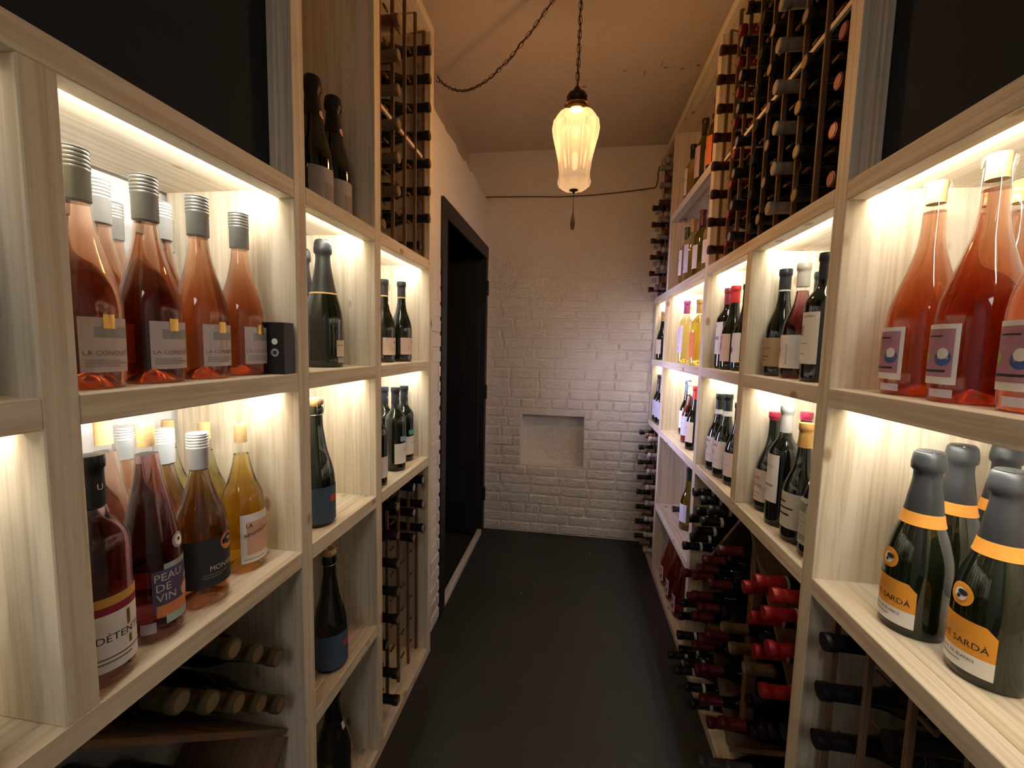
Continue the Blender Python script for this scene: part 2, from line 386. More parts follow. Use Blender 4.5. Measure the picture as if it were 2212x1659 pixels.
for (px, py, a, b_) in ((1350, 153, .022, .006), (1393, 157, .006, .03), (1430, 138, .006, .03), (1438, 146, .03, .005), (1474, 148, .03, .006), (1508, 141, .03, .009), (1262, 187, .04, .006)):
    v = px_at_z(px, py, CEIL)
    vs_ = [(v.x+.5*a*math.cos(q)*random.uniform(.5, 1), v.y+b_*1.2*math.sin(q)*random.uniform(.5, 1), z_) for z_ in (CEIL-.0012, CEIL+.001) for q in [k*PI/3.5 for k in range(7)]]
    me = from_py('paint_chip', [(x_-CE.location.x, y_-CE.location.y, z_-CE.location.z) for x_, y_, z_ in vs_], [tuple(reversed(range(7)))]+[(k, (k+1) % 7, 7+(k+1) % 7, 7+k) for k in range(7)], plain('bare_plaster', (.30, .20, .13), .8), False)
    mesh_obj('paint_chip', me, CE)
# back wall with its niche: four blocks around the hole, then the bricks
WB = struct(empty('wall_back', (0, BACK, 0)))
NX0, NX1, NZ0, NZ1, ND = -.368, .085, .515, .890, .11
for a in ((-2.2, NX0, 0, CEIL), (NX1, 1.05, 0, CEIL), (NX0, NX1, 0, NZ0), (NX0, NX1, NZ1, CEIL)):
    box('wall_body', a[0], a[1], BACK, BACK+ND, a[2], a[3], M_WHITE, WB, 0)
box('niche_back', NX0-.02, NX1+.02, BACK+ND, BACK+ND+.05, NZ0-.02, NZ1+.02, M_WHITE, WB, 0)
BR = {}
def brick_mesh(L, h, d, seed):
    rnd = random.Random(seed); bm = bmesh.new(); bmesh.ops.create_cube(bm, size=1)
    for v in bm.verts:
        v.co = (v.co.x*L+rnd.uniform(-.0015, .0015), v.co.y*d*rnd.uniform(.85, 1.1), v.co.z*h+rnd.uniform(-.002, .002))
    bmesh.ops.bevel(bm, geom=bm.edges[:], offset=min(.0065, d*.48), segments=3, affect='EDGES')
    me = bpy.data.meshes.new('brick'); bm.to_mesh(me); bm.free(); me.materials.append(M_BRICK)
    return me
def brick(L, h, proud, seed):
    k = (round(L, 2), round(h, 3), round(proud, 3), seed % 6)
    if k not in BR: BR[k] = brick_mesh(L, h, proud*2, seed)
    return BR[k]
PITCH_Z, BH = .0715, .0610
rb = random.Random(3)
row, z = 0, .012
while z < 2.06:
    fade = max(0, min(1, (2.10-z)/.6)); proud = .0006+.0062*fade
    x = -.64+rb.uniform(-.10, 0); header = NZ1-.01 < z < NZ1+.06
    while x < .60:
        L = .100 if (header or rb.random() < .10) else .205+rb.uniform(-.012, .012)
        a, b_ = max(x, -.64), min(x+L, .62)
        inside = z+BH > NZ0+.012 and z < NZ1-.012
        segs = [(a, b_)]
        if inside: segs = [(a, min(b_, NX0)), (max(a, NX1), b_)]
        for (p, q) in segs:
            if q-p > .022:
                pr_ = proud*rb.uniform(.8, 1.15)
                mesh_obj('brick', brick(q-p, BH, pr_, rb.randrange(99)), WB, ((p+q)/2, -pr_*.2, z+BH/2), (0, rb.uniform(0, .008), 0))
        x += L+.011
    z += PITCH_Z; row += 1
# left wall: thick brick leaf up to 2.40 with a ragged top, the doorway, the wall set back above and behind the shelving
WL = struct(empty('wall_left', (-.64, 2.4, 0)))
DY0, DY1, DZ = 2.05, 2.985, 1.99
WTOP = 2.40
def ragged_top(name, y0, y1, z0, x0, x1):
    n = max(3, int((y1-y0)/.05)); vs, fs = [], []; rr = random.Random(11)
    for i in range(n+1):
        y = y0+(y1-y0)*i/n; zt = WTOP+rr.uniform(-.012, .012)
        vs += [(x0, y, z0), (x1, y, z0), (x0, y, zt+.01), (x1, y, zt)]
    for i in range(n):
        a = 4*i; b_ = a+4
        fs += [(a+1, b_+1, b_+3, a+3), (a+3, b_+3, b_+2, a+2), (a+2, b_+2, b_, a), (a, b_, b_+1, a+1)]
    fs += [(0, 1, 3, 2), (4*n+2, 4*n+3, 4*n+1, 4*n)]
    o = mesh_obj(name, from_py(name, [(v[0]+.64, v[1]-2.4, v[2]) for v in vs], fs, M_WHITE, False), WL); return o
box('wall_body', -.93, -.64, 1.752, DY0, 0, DZ, M_WHITE, WL, 0)
box('wall_body', -.93, -.64, DY1, BACK, 0, DZ, M_WHITE, WL, 0)
ragged_top('wall_body', 1.752, BACK, DZ, -.93, -.64)
box('wall_upper', -.98, -.79, 1.752, BACK, WTOP-.1, CEIL, M_CEIL, WL, 0)
z = .012; rb = random.Random(5)
while z < 1.75:
    fade = max(0, min(1, (1.8-z)/.5)); pr_ = .0006+.0060*fade; y = 1.752-rb.choice([.03, .13])
    while y < DY0-.09:
        L = .205; a, b_ = max(y, 1.752), min(y+L, DY0-.075)
        if b_-a > .022:
            m = mesh_obj('brick', brick(b_-a, BH, pr_, rb.randrange(99)), WL, (-pr_*.0+.0005, (a+b_)/2-2.4, z+BH/2), (0, rb.uniform(-.01, .01), PI/2))
        y += L+.011
    z += PITCH_Z
WS = struct(box('wall_behind_shelves', -1.01, -.93, -2.2, 1.752, 0, CEIL, plain('white_wall_behind', (.74, .74, .76), .6, noise=.05, nscale=9, bump=.6, bscale=22), bev=0)); WS.name = 'wall_left_rear'
struct(box('wall_right', .86, .94, -2.2, BACK+.1, 0, CEIL, M_WHITE, bev=0))
# passage behind the door, painted black
PW = struct(empty('wall_passage', (-2.0, 2.5, 0)))
box('wall_body', -2.1, -2.0, 1.70, 3.3, 0, CEIL, M_BLACK, PW, 0)
box('wall_body', -2.0, -.931, 1.70, 1.76, 0, CEIL, M_BLACK, PW, 0)
box('wall_body', -2.0, -.70, 3.075, 3.12, 0, CEIL, M_BLACK, PW, 0)
# door frame, open black leaf hinged on the far jamb, white sill
DF = struct(empty('door_frame', (-.64, 2.5, 0))); DF.name = 'trim_1'
box('jamb', -.93, -.628, DY0-.075, DY0, 0, DZ+.085, M_BLACK, DF); box('jamb', -.93, -.628, DY1-.02, DY1+.035, 0, DZ+.085, M_BLACK, DF)
box('head', -.93, -.626, DY0-.075, DY1+.035, DZ, DZ+.085, M_BLACK, DF)
DR = struct(empty('door_1', (-.66, 2.93, .02)))
box('leaf', -1.32, -.665, 2.925, 2.96, .02, DZ-.03, M_BLACK, DR)
for zz in (.25, 1.05): box('leaf_panel', -1.22, -.76, 2.917, 2.926, zz, zz+.62, M_PANEL, DR, .003)
for zz in (.30, 1.05, 1.78):
    h = mesh_obj('hinge', cached('hinge', lambda: lathe('hinge', [(0, -.045), (.011, -.045), (.011, .045), (.014, .046), (.008, .056), (0, .058)], 12, M_BLACK)), DR, (-.622+.66, 2.995-2.93-.02, zz-.02))
struct(box('trim_2', -.665, -.632, DY0+.02, DY1-.02, 0, .038, plain('sill_paint', (.62, .60, .56), .5, noise=.1), bev=.004))

# ================================================================== shelving units
RAIL = .038
Z_B, Z_M, Z_T, Z_TOP = .909, 1.318, 1.728, 2.640
def led(unit, side, y0, y1, zrail, k=1.0):
    """LED tape on the rear face of a front rail, with the light it throws into the cell"""
    s = -1 if side == 'L' else 1; xf = (LX if side == 'L' else RX)+s*RAIL
    xs = sorted((xf+s*.0005, xf+s*.0035))
    box('led_strip', xs[0], xs[1], y0+.004, y1-.004, zrail+.004, zrail+.013, M_LED, unit, 0)
    area('led_light', (xf+s*.008, (y0+y1)/2, zrail+.008), (s, 0, -.45), y1-y0-.01, .010, LED_W*k*(y1-y0), LED_COL)
def unit(side, posts, name, label):
    s = -1 if side == 'L' else 1; xf = LX if side == 'L' else RX; xr = xf+s*.31
    U = empty(name, (xf, (posts[0][0]+posts[-1][1])/2, 0), label, 'shelving')
    return U, xf, xr, s
def vboard(U, xf, xr, y0, y1, z0, z1, name='divider'): a, b_ = sorted((xf, xr)); return pbox(name, a, b_, y0, y1, z0, z1, U)
def hshelf(U, xf, xr, s, y0, y1, ztop, lit=None, side='L'):
    a, b_ = sorted((xf, xf+s*RAIL)); pbox('front_rail', a, b_, y0, y1, ztop-RAIL, ztop, U)
    a, b_ = sorted((xf+s*RAIL, xr)); pbox('shelf_board', a, b_, y0, y1, ztop-.019, ztop, U)
    if lit: led(U, side, y0, y1, ztop-RAIL)
# left unit
PA, PB, PC, PD = (.399, .437), (.856, .896), (1.226, 1.264), (1.708, 1.747); P0 = (-.09, -.05)
UL, xf, xr, s = unit('L', [P0, PD], 'shelving_unit', 'pale pine cubby shelving lining the wall on the side of the black door')
vboard(UL, xf, xr, *P0, 0, Z_TOP); vboard(UL, xf, xr, *PA, Z_B, Z_T-RAIL); vboard(UL, xf, xr, *PB, 0, Z_TOP-RAIL); vboard(UL, xf, xr, *PC, 0, Z_TOP-RAIL); vboard(UL, xf, xr, *PD, 0, Z_TOP-RAIL, 'end_panel')
LC = [(P0[1], PA[0]), (PA[1], PB[0]), (PB[1], PC[0]), (PC[1], PD[0])]
hshelf(UL, xf, xr, s, P0[1], PB[0], Z_T); led(UL, 'L', *LC[0], Z_T-RAIL, .2); led(UL, 'L', *LC[1], Z_T-RAIL)
for c in LC[2:]: hshelf(UL, xf, xr, s, *c, Z_T, True, 'L')
for c in LC[1:]: hshelf(UL, xf, xr, s, *c, Z_M, True, 'L')
hshelf(UL, xf, xr, s, *LC[0], Z_M); led(UL, 'L', *LC[0], Z_M-RAIL, .5)
hshelf(UL, xf, xr, s, P0[1], PB[0], Z_B)
for c in LC[2:]: hshelf(UL, xf, xr, s, *c, Z_B)
hshelf(UL, xf, xr, s, *LC[2], .479)
for c in (LC[2], LC[3], (P0[1], PB[0])): pbox('base_board', xr, xf, c[0], c[1], 0, .038, UL)
pbox('top_board', xr, xf, PB[0], PD[1], Z_TOP-RAIL, Z_TOP, UL)
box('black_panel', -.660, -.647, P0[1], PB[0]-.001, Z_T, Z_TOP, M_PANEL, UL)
pbox('stop_bead', -.647, -.630, PB[0]-.012, PB[0]-.0005, Z_T, Z_TOP, UL)
# right unit
QN, QE, QF, QG, QH, QI = (.40, .438), (.956, .998), (1.407, 1.447), (1.850, 1.890), (2.612, 2.652), (3.018, 3.055)
UR, xf, xr, s = unit('R', [QN, QI], 'shelving_unit', 'pale pine cubby shelving running down the wall opposite the door to the end')
vboard(UR, xf, xr, *QN, 0, Z_TOP); vboard(UR, xf, xr, *QE, 0, Z_TOP-RAIL); vboard(UR, xf, xr, *QF, Z_B, Z_T-RAIL)
vboard(UR, xf, xr, *QG, 0, Z_TOP-RAIL); vboard(UR, xf, xr, *QH, 0, Z_TOP-RAIL)
vboard(UR, xf+.012, xr, *QI, Z_B-RAIL, Z_TOP-RAIL, 'end_panel')
RC = [(QN[1], QE[0]), (QE[1], QF[0]), (QF[1], QG[0]), (QG[1], QH[0]), (QH[1], QI[0])]
hshelf(UR, xf, xr, s, *RC[0], Z_T, True, 'R'); hshelf(UR, xf, xr, s, QE[1], QG[0], Z_T); led(UR, 'R', *RC[1], Z_T-RAIL); led(UR, 'R', *RC[2], Z_T-RAIL)
for c in RC[3:]: hshelf(UR, xf, xr, s, *c, Z_T, True, 'R')
for c in RC: hshelf(UR, xf, xr, s, *c, Z_M, True, 'R')
hshelf(UR, xf, xr, s, *RC[0], Z_B); hshelf(UR, xf, xr, s, QE[1], QG[0], Z_B)
for c in RC[3:]: hshelf(UR, xf, xr, s, *c, Z_B)
hshelf(UR, xf, xr, s, *RC[3], .457); hshelf(UR, xf, xr, s, *RC[3], 2.150)
for c in (RC[0], (QE[1], QG[0]), RC[3], RC[4]): pbox('base_board', xf, xr, c[0], c[1], 0, .038, UR)
pbox('top_board', xf, xr, QE[0], QI[1], Z_TOP-RAIL, Z_TOP, UR)
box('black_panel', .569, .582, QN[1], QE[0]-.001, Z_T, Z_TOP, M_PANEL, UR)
pbox('stop_bead', .553, .569, QE[0]-.012, QE[0]-.0005, Z_T, Z_TOP, UR)

# ================================================================== ladder racks and the bottles lying in them
def ladder(side, y0, ncol, rows, z0, z1, label, xf_off=.02, brace=None, pitch=.1, ymax=9, depth=.24):
    s = -1 if side == 'L' else 1; xa = (LX if side == 'L' else RX)+s*xf_off; xb = xa+s*depth
    K = empty('wine_rack', (xa, y0+pitch*ncol/2, z0), label, 'wine rack')
    for k in range(ncol+1):
        y = min(y0+k*pitch, ymax)
        for xx in (xa, xb-s*.02):
            a, b_ = sorted((xx, xx+s*.012)); pbox('upright', a, b_, y-.004, y+.004, z0, z1, K, rackwood, .001)
        for r in rows:
            wl, wr = (.004 if k == 0 else .008 if ymax < 9 and k == ncol else .017), (.004 if k == ncol else .017)
            for xp, zp in ((xb-s*.030, r-.0215), (xa+s*.030, r-.0225)):
                box('peg', xp-.003, xp+.003, y-wl, y+wr, zp-.006, zp, rackwood('y'), K, 0)
    if brace:
        (ya, za), (yb, zb), xo = brace; L = math.hypot(yb-ya, zb-za); x = xa+s*xo
        o = mesh_obj('brace', cached(('br', L), lambda: box_mesh(.008, L, .012, pine('y'))), K, Vector((x, (ya+yb)/2, (za+zb)/2))-K.location, (math.atan2(zb-za, yb-ya), 0, 0))
    return K
def box_mesh(dx, dy, dz, mat):
    bm = bmesh.new(); bmesh.ops.create_cube(bm, size=1)
    for v in bm.verts: v.co = (v.co.x*dx, v.co.y*dy, v.co.z*dz)
    me = bpy.data.meshes.new('board'); bm.to_mesh(me); bm.free(); me.materials.append(mat); return me
def rack_bottle(side, y, z, tip, label, capcol, group, disc=None, band=None, H=.298, R=.0375, shape='burgundy', glass=M_DGLASS, z0=.79, style='plain', n=.0148):
    s = -1 if side == 'L' else 1
    return make_bottle(label, (tip+s*H, y, z), H=H, R=R, shape=shape, glass=glass, cap=(style, capcol, z0) if capcol else None, lying=-s, seg=24, disc=disc, band=band, group=group, n=n)
UP_ROWS = [1.776+.1035*k for k in range(8)]
LO_ROWS = [.100+.1035*k for k in range(8)]
# right upper rack, eight columns of eight
KR = ladder('R', 1.03, 8, UP_ROWS, Z_T+.001, Z_TOP-RAIL-.001, 'tall ladder rack packed with bottles above the lit cubbies, facing the black door', .02, ((1.04, 2.122), (1.82, 2.122), .010))
COLS = [(1.08, .548, (.13, .014, .028), (.42, .22, .20), 'burgundy-capped'), (1.18, .520, (.012, .017, .016), (.45, .33, .16), 'black-capped gold-tipped'), (1.28, .505, CREAMC, (.50, .44, .38), 'cream-capped'),
        (1.38, .523, (.014, .015, .014), (.50, .36, .28), 'black-capped rosy-tipped'), (1.48, .525, (.014, .020, .014), None, 'blackish green capped'), (1.58, .510, (.018, .018, .026), (.38, .33, .38), 'blue-black capped lilac-tipped'),
        (1.68, .530, (.15, .016, .024), (.42, .13, .14), 'dark red capped'), (1.78, .497, MAROON, None, 'dark maroon capped')]
for ci, (y, tip, cc, dc, nm) in enumerate(COLS):
    for ri, z in enumerate(UP_ROWS):
        rack_bottle('R', y, z, tip+random.uniform(-.006, .006), '%s bottle in the tall packed rack, %s from the top of its column' % (nm, ORD[7-ri]), cc, 'bottles lying in the tall packed rack', disc=dc)
# left upper rack
KL = ladder('L', 1.31, 4, UP_ROWS, Z_T+.001, Z_TOP-RAIL-.001, 'tall ladder rack with two empty columns, above the cubbies beside the black door', .02, ((1.318, 2.127), (1.69, 2.127), .010), ymax=1.7015)
for ri, z in enumerate(UP_ROWS):
    rack_bottle('L', 1.657, z, -.585 if ri else -.622, 'black-capped bottle in the end column beside the door wall, %s from the top' % ORD[7-ri], BLACKC, 'black-capped bottles in the tall half-empty rack', disc=(.10, .07, .04), R=.0358)
    if ri < 7:
        rack_bottle('L', 1.36, z, -.583 if ri else -.635, '%s-capped bottle in the half-empty tall rack, %s from the top of its column' % ('rusty red' if ri == 6 else 'dull brown', ORD[6-ri]), (.16, .05, .04) if ri == 6 else (.15, .115, .075), 'brown-capped bottles in the tall half-empty rack', disc=(.34, .26, .17))
# left lower rack
KL2 = ladder('L', 1.31, 4, LO_ROWS, .039, Z_B-RAIL-.001, 'low ladder rack with many empty slots under the cubbies by the door', .045, None, ymax=1.7015)
pbox('rack_shelf', -.86, -.66, 1.345, 1.395, .553, .561, KL2, rackwood)
for ri, z in enumerate(LO_ROWS):
    rack_bottle('L', 1.36, z, -.588 if ri != 2 else -.63, 'black-capped bottle in the near column of the low rack, %s from the bottom' % ORD[ri], (.012, .008, .010), 'dark bottles in the low ladder rack', disc=(.36, .28, .17))
    if ri > 4:
        for y, t, w_ in ((1.56, -.608, 'middle'), (1.657, -.606, 'far')):
            rack_bottle('L', y, z, t, 'silver-tipped black-capped bottle in the %s column of the low rack, %s from top' % (w_, ORD[7-ri]), (.012, .008, .010), 'dark bottles in the low ladder rack', disc=(.55, .55, .55), R=.0358)
# far racks at the end of the right unit
KF = ladder('R', 2.672, 3, UP_ROWS, Z_T+.001, Z_TOP-RAIL-.001, 'narrow ladder rack high up in the far corner by the wall cable', .02, None, pitch=.108)
KF2 = ladder('R', 2.672, 3, LO_ROWS, .039, Z_B-RAIL-.001, 'narrow ladder rack low down in the far corner by the brick wall', .02, None, pitch=.108)
FCOL = [(.085, .018, .012), (.07, .012, .014), (.06, .045, .015), (.075, .05, .012), (.09, .02, .012), (.05, .03, .02), (.07, .02, .012), (.06, .02, .015)]
for ri, z in enumerate(UP_ROWS):
    if ri < 6: rack_bottle('R', 2.942, z, .465, 'brown-capped bottle sticking furthest out of the high corner rack, %s from the bottom' % ORD[ri], FCOL[ri], 'bottles in the high corner rack')
    for y, t, w_ in ((2.726, .50, 'near'), (2.834, .485, 'middle')):
        rack_bottle('R', y, z, t, 'silver-capped bottle in the %s column of the high corner rack, %s from the bottom' % (w_, ORD[ri]), (.34, .32, .30) if (ri+int(y*10)) % 3 else (.13, .05, .05), 'bottles in the high corner rack')
for ri, z in enumerate(LO_ROWS):
    rack_bottle('R', 2.942, z, .455, 'olive-necked bottle sticking furthest out of the low corner rack, %s from the bottom' % ORD[ri], (.03, .032, .012), 'bottles in the low corner rack', disc=(.02, .02, .02))
    rack_bottle('R', 2.834, z, .475, 'tan-capped bottle in the middle column of the low corner rack, %s from the bottom' % ORD[ri], (.28, .17, .10) if ri % 2 else (.20, .16, .07), 'bottles in the low corner rack')
    rack_bottle('R', 2.726, z, .480, 'whitish-capped bottle in the near column of the low corner rack, %s from the bottom' % ORD[ri], (.50, .46, .42), 'bottles in the low corner rack')
# near right low rack
NR = [LO_ROWS[7-k] for k in range(8)]
KN = ladder('R', .52, 4, LO_ROWS, .039, Z_B-RAIL-.001, 'low ladder rack under the orange-labelled sparkling wine', .03, None)
for ci, (y, t) in enumerate(((.87, .505), (.77, .56))):
    for ri, z in enumerate(LO_ROWS):
        if ci == 1 and ri % 2: continue
        rack_bottle('R', y, z, t, 'black-capped bottle in the rack under the sparkling wine, %s column, %s from top' % (('far', 'next')[ci], ORD[7-ri]), (.013, .011, .016), 'bottles in the low rack under the sparkling wine', z0=.77)

# ------------------------------------------------------------------ diamond bins with piled bottles
def diamond(side, y0, y1, z0, z1, label, support=None):
    s = -1 if side == 'L' else 1; xa = (LX if side == 'L' else RX)+s*.045; xb = (LX if side == 'L' else RX)+s*.29
    K = empty('bottle_bin', (xa, (y0+y1)/2, z0), label, 'wine rack'); yc, zc = (y0+y1)/2, (z0+z1)/2
    C = [(yc, z1), (y1, zc), (yc, z0), (y0, zc)]
    for i in range(4):
        (ya, za), (yb, zb) = C[i], C[(i+1) % 4]; L = math.hypot(yb-ya, zb-za)-.022
        mesh_obj('diagonal_board', cached(('dg', round(L, 3), side), lambda: box_mesh(abs(xb-xa), L, .011, rackwood('y'))), K, Vector(((xa+xb)/2, (ya+yb)/2, (za+zb)/2))-K.location, (math.atan2(zb-za, yb-ya), 0, 0))
    if support: pbox('upright', *support, K, rackwood)
    return K
diamond('R', 1.0, 1.85, .04, .871, 'diamond bin piled with red and black capped bottles under the cubbies', (.570, .600, 1.345, 1.377, .19, .80))
BIN_R = [('k', 1.711, 0.835, 0.48), ('k', 1.621, 0.835, 0.48), ('k', 1.666, 0.776, 0.48), ('k', 1.756, 0.71, 0.48), ('k', 1.523, 0.835, 0.48), ('k', 1.593, 0.766, 0.48), ('k', 1.659, 0.702, 0.48), ('k', 1.711, 0.65, 0.48), ('k', 1.791, 0.578, 0.475), ('b', 1.4, 0.75, 0.48), ('b', 1.541, 0.645, 0.48), ('b', 1.776, 0.468, 0.48), ('b', 1.602, 0.581, 0.48), ('b', 1.652, 0.526, 0.48), ('b', 1.469, 0.596, 0.48), ('b', 1.64, 0.453, 0.48), ('b', 1.701, 0.41, 0.48), ('k', 1.785, 0.332, 0.48), ('b', 1.566, 0.451, 0.48), ('b', 1.622, 0.379, 0.48), ('k', 1.807, 0.261, 0.48), ('k', 1.755, 0.208, 0.465), ('k', 1.811, 0.077, 0.45), ('k', 1.768, 0.135, 0.48), ('k', 1.717, 0.082, 0.455), ('k', 1.678, 0.145, 0.48), ('k', 1.629, 0.085, 0.47), ('k', 1.543, 0.09, 0.47), ('b', 1.464, 0.418, 0.48), ('b', 1.523, 0.358, 0.48), ('b', 1.597, 0.28, 0.48), ('b', 1.486, 0.275, 0.48), ('b', 1.549, 0.22, 0.48), ('b', 1.476, 0.168, 0.48), ('b', 1.388, 0.162, 0.48), ('b', 1.288, 0.256, 0.48), ('g', 1.322, 0.541, 0.48), ('g', 1.25, 0.527, 0.48), ('g', 1.15, 0.543, 0.48), ('r', 1.103, 0.627, 0.48), ('r', 1.036, 0.686, 0.48), ('r', 1.051, 0.564, 0.48), ('c', 1.323, 0.08, 0.44), ('c', 1.223, 0.177, 0.48), ('r', 1.191, 0.748, 0.48), ('r', 1.128, 0.801, 0.48), ('r', 1.137, 0.696, 0.48), ('r', 1.069, 0.752, 0.48), ('r', 1.036, 0.818, 0.48)]
BIN_FILL = [(1.116, 0.08), (1.192, 0.08), (1.152, 0.144), (1.116, 0.208), (1.224, 0.296), (1.452, 0.34), (1.172, 0.348), (1.272, 0.352), (1.12, 0.4), (1.22, 0.404), (1.064, 0.452), (1.168, 0.456), (1.496, 0.484), (1.42, 0.508), (1.532, 0.548), (1.208, 0.588), (1.28, 0.604), (1.42, 0.652), (1.484, 0.692)]
cnt = {}
KINDS = {'k': (BLACKC, (.56, .58, .56), 'black-capped white-banded', 'piled in the far corners of the diamond bin'), 'b': (BURG, None, 'burgundy-capped', 'piled inside the diamond bin'), 'r': (RED, None, 'bright red capped', 'piled in the near top corner of the diamond bin'),
         'g': (BROWN, None, 'bronze-capped', 'lying across the upright of the diamond bin'), 'c': (GREY, None, 'grey-capped', 'at the very bottom of the diamond bin')}
def rank(k):
    a = sorted([b for b in BIN_R if b[0] == k], key=lambda b: -b[2]); return {b: i for i, b in enumerate(a)}
WORDN = ORD+['thirteenth', 'fourteenth', 'fifteenth', 'sixteenth', 'seventeenth', 'eighteenth', 'nineteenth']
for k, (cc, bd, nm, wh) in KINDS.items():
    rk = rank(k)
    for b in BIN_R:
        if b[0] != k: continue
        rack_bottle('R', b[1], b[2], b[3], '%s bottle %s, %shighest' % (nm, wh, (WORDN[rk[b]]+' ') if rk[b] else ''), cc, nm+' bottles in the diamond bin', band=(.755, .79, bd) if bd else ((.742, .765, (.5, .48, .44)) if k == 'r' else None), z0=.76, R=.0363, disc=(.45, .38, .26) if k in 'g' else None)
for (y, z) in BIN_FILL:
    rack_bottle('R', y, z, .545, 'black bottle sunk deep among the capped ones in the diamond bin', BLACKC, 'black bottles deep in the diamond bin', R=.0363, H=.285)
diamond('L', -.05, .856, .04, .871, 'diamond bin with cork-topped bottles low down under the rose wine')
LB = [(.662, .809), (.720, .756), (.778, .703), (.551, .800), (.609, .747), (.667, .694), (.725, .641), (.783, .588)]
for i, (y, z) in enumerate(LB):
    b = rack_bottle('L', y+.012, z-.004, -.618, 'olive bottle with bare cork in the low bin, %s of the %s row' % (ORD[i if i < 3 else i-3], 'upper' if i < 3 else 'lower'), (.115, .085, .040), 'cork-topped bottles in the diamond bin', disc=(.36, .26, .14), R=.0385, n=.0155, z0=.80)
for i, (y, z) in enumerate([(.52, .60), (.60, .54), (.68, .47), (.56, .45), (.44, .53), (.48, .37)]):
    rack_bottle('L', y, z, -.66 if i != 2 else -.615, 'black-capped bottle under the diagonal board of the cork-filled bin, %s from the floor up' % ORD[[5, 4, 2, 1, 3, 0][i]], BLACKC, 'black bottles below the diagonal board', disc=(.4, .4, .4) if i == 2 else None, band=(.76, .79, (.5, .5, .5)) if i < 3 else None, R=.0375)

# ================================================================== bottles standing in the cubbies
W_ROSE = winemat('rose_wine', (.80, .36, .02), 40); W_ORANGE = winemat('orange_wine', (.92, .74, .01), 44); W_PINK = winemat('deep_rose_wine', (.72, .32, .06), 30)
W_PURPLE = winemat('purple_wine', (.56, .03, .10), 38); W_MAG = winemat('red_rose_wine', (.82, .33, .01), 40); W_YELLOW = winemat('white_wine', (.90, .77, .03), 20); W_REDW = winemat('red_wine', (.55, .02, .06), 55)
M_SEEGREEN = glassmat('see_green_glass', (.35, .62, .12)); M_SEEOLIVE = glassmat('see_olive_glass', (.55, .55, .22))
def P(name, *c): return plain('print_'+name, c, .65)
M_MAUVE = P('mauve', .60, .50, .48); M_NAVY = P('navy', .10, .08, .17); M_TEAL = P('teal', .40, .55, .50); M_ORNG = P('orange', .72, .26, .10); M_PEACH = P('peach', .72, .42, .30); M_LILAC = P('lilac', .62, .55, .68)
M_REDP = P('red', .60, .07, .06); M_BLUEL = P('slate_blue', .06, .11, .18); M_AMBER = P('amber', .85, .36, .03); M_PINKART = P('pink_art', .46, .22, .30); M_BIRD = P('bird_blue', .05, .12, .34); M_GREENART = P('art_green', .35, .45, .12)
M_CHAR = P('charcoal', .03, .032, .034); M_SEAL = P('silver_seal', .42, .44, .42); M_AQUA = P('aqua', .25, .45, .50); M_TAN = P('tan', .42, .31, .17); M_WHITEP = P('white', .84, .82, .78); M_MUSTARD = P('mustard', .66, .38, .08); M_CRIMSON = P('crimson', .30, .015, .04); M_GREYART = P('grey_art', .36, .35, .34)
M_NEON = P('neon_orange', .90, .25, .06); M_TURQ = P('turquoise', .10, .42, .36)

def L_pos(px, py, X, z): v = px_at_x(px, py, X); return (X, v.y, z)
# --- tall rose bottles with grey screw caps
CONQ = [paper(.07, .30, .033, M_MAUVE, extra=(txt('LA CONQUÊTE', .150, .0090, M_GREYINK), smudge(.09, .125, .028, M_GREYART, 3), sub(.215, .262, -.018, .030, M_GREYART, 'printed_landscape'), sub(.255, .315, -.008, .006, M_GOLD, 'gold_tag', .0013)))]
for i, (px, py, X, w_) in enumerate([(155, 330, -.67, 'first'), (310, 390, -.67, 'second'), (425, 440, -.67, 'third'), (515, 475, -.672, 'fourth')]):
    make_bottle('rose bottle with grey screw cap and mauve label, %s along the front row' % w_, L_pos(px, py, X, Z_M), 0, .320, .0425, 'provence', M_CLEAR, ('screw', (.30, .30, .27), .785), W_ROSE, .775, CONQ, 'rose bottles with grey screw caps', seg=48, n=.0148)
for i, (px, py, X, w_) in enumerate([(207, 400, -.765, 'just behind the first front one'), (240, 450, -.865, 'rearmost near the white wall'), (345, 440, -.768, 'hidden behind the second front one'), (353, 470, -.862, 'far back behind the second front one')]):
    make_bottle('pale rose bottle with grey screw cap, %s' % w_, L_pos(px, py, X, Z_M), 0, .320, .0425, 'provence', M_CLEAR, ('screw', (.42, .42, .40), .785), W_ROSE, .775, CONQ, 'rose bottles with grey screw caps', n=.0148)
# --- little black box at the end of the rose shelf
bx = empty('gift_box', (-.628, .828, Z_M+.0006), 'small black card box with white round marks beside the rose bottles', 'box', rot=(0, 0, .10))
mesh_obj('carton', box_mesh(.052, .036, .108, plain('black_card', (.016, .017, .020), .45)), bx, (0, 0, .054))
mesh_obj('lid_flap', box_mesh(.050, .002, .104, plain('black_card_2', (.030, .032, .036), .4)), bx, (0, .0195, .054))
def flat_disc(name, r, mat, n=18):
    return from_py(name, [(0, 0, 0)]+[(r*math.cos(2*PI*k/n), 0, r*math.sin(2*PI*k/n)) for k in range(n)], [(0, 1+k, 1+(k+1) % n) for k in range(n)], mat)
for zz, r, mt in ((.068, .0065, M_WHITEP), (.045, .0085, M_SEAL)):
    mesh_obj('emblem', flat_disc('emblem', r, mt), bx, (.006, -.0184, zz))
mesh_obj('emblem_centre', flat_disc('emblem_centre', .0045, M_CHAR), bx, (.006, -.0187, .045))
for k in range(2): mesh_obj('small_print', box_mesh(.0012, .0004, .038, M_GREYART), bx, (-.012-.004*k, -.0184, .052))
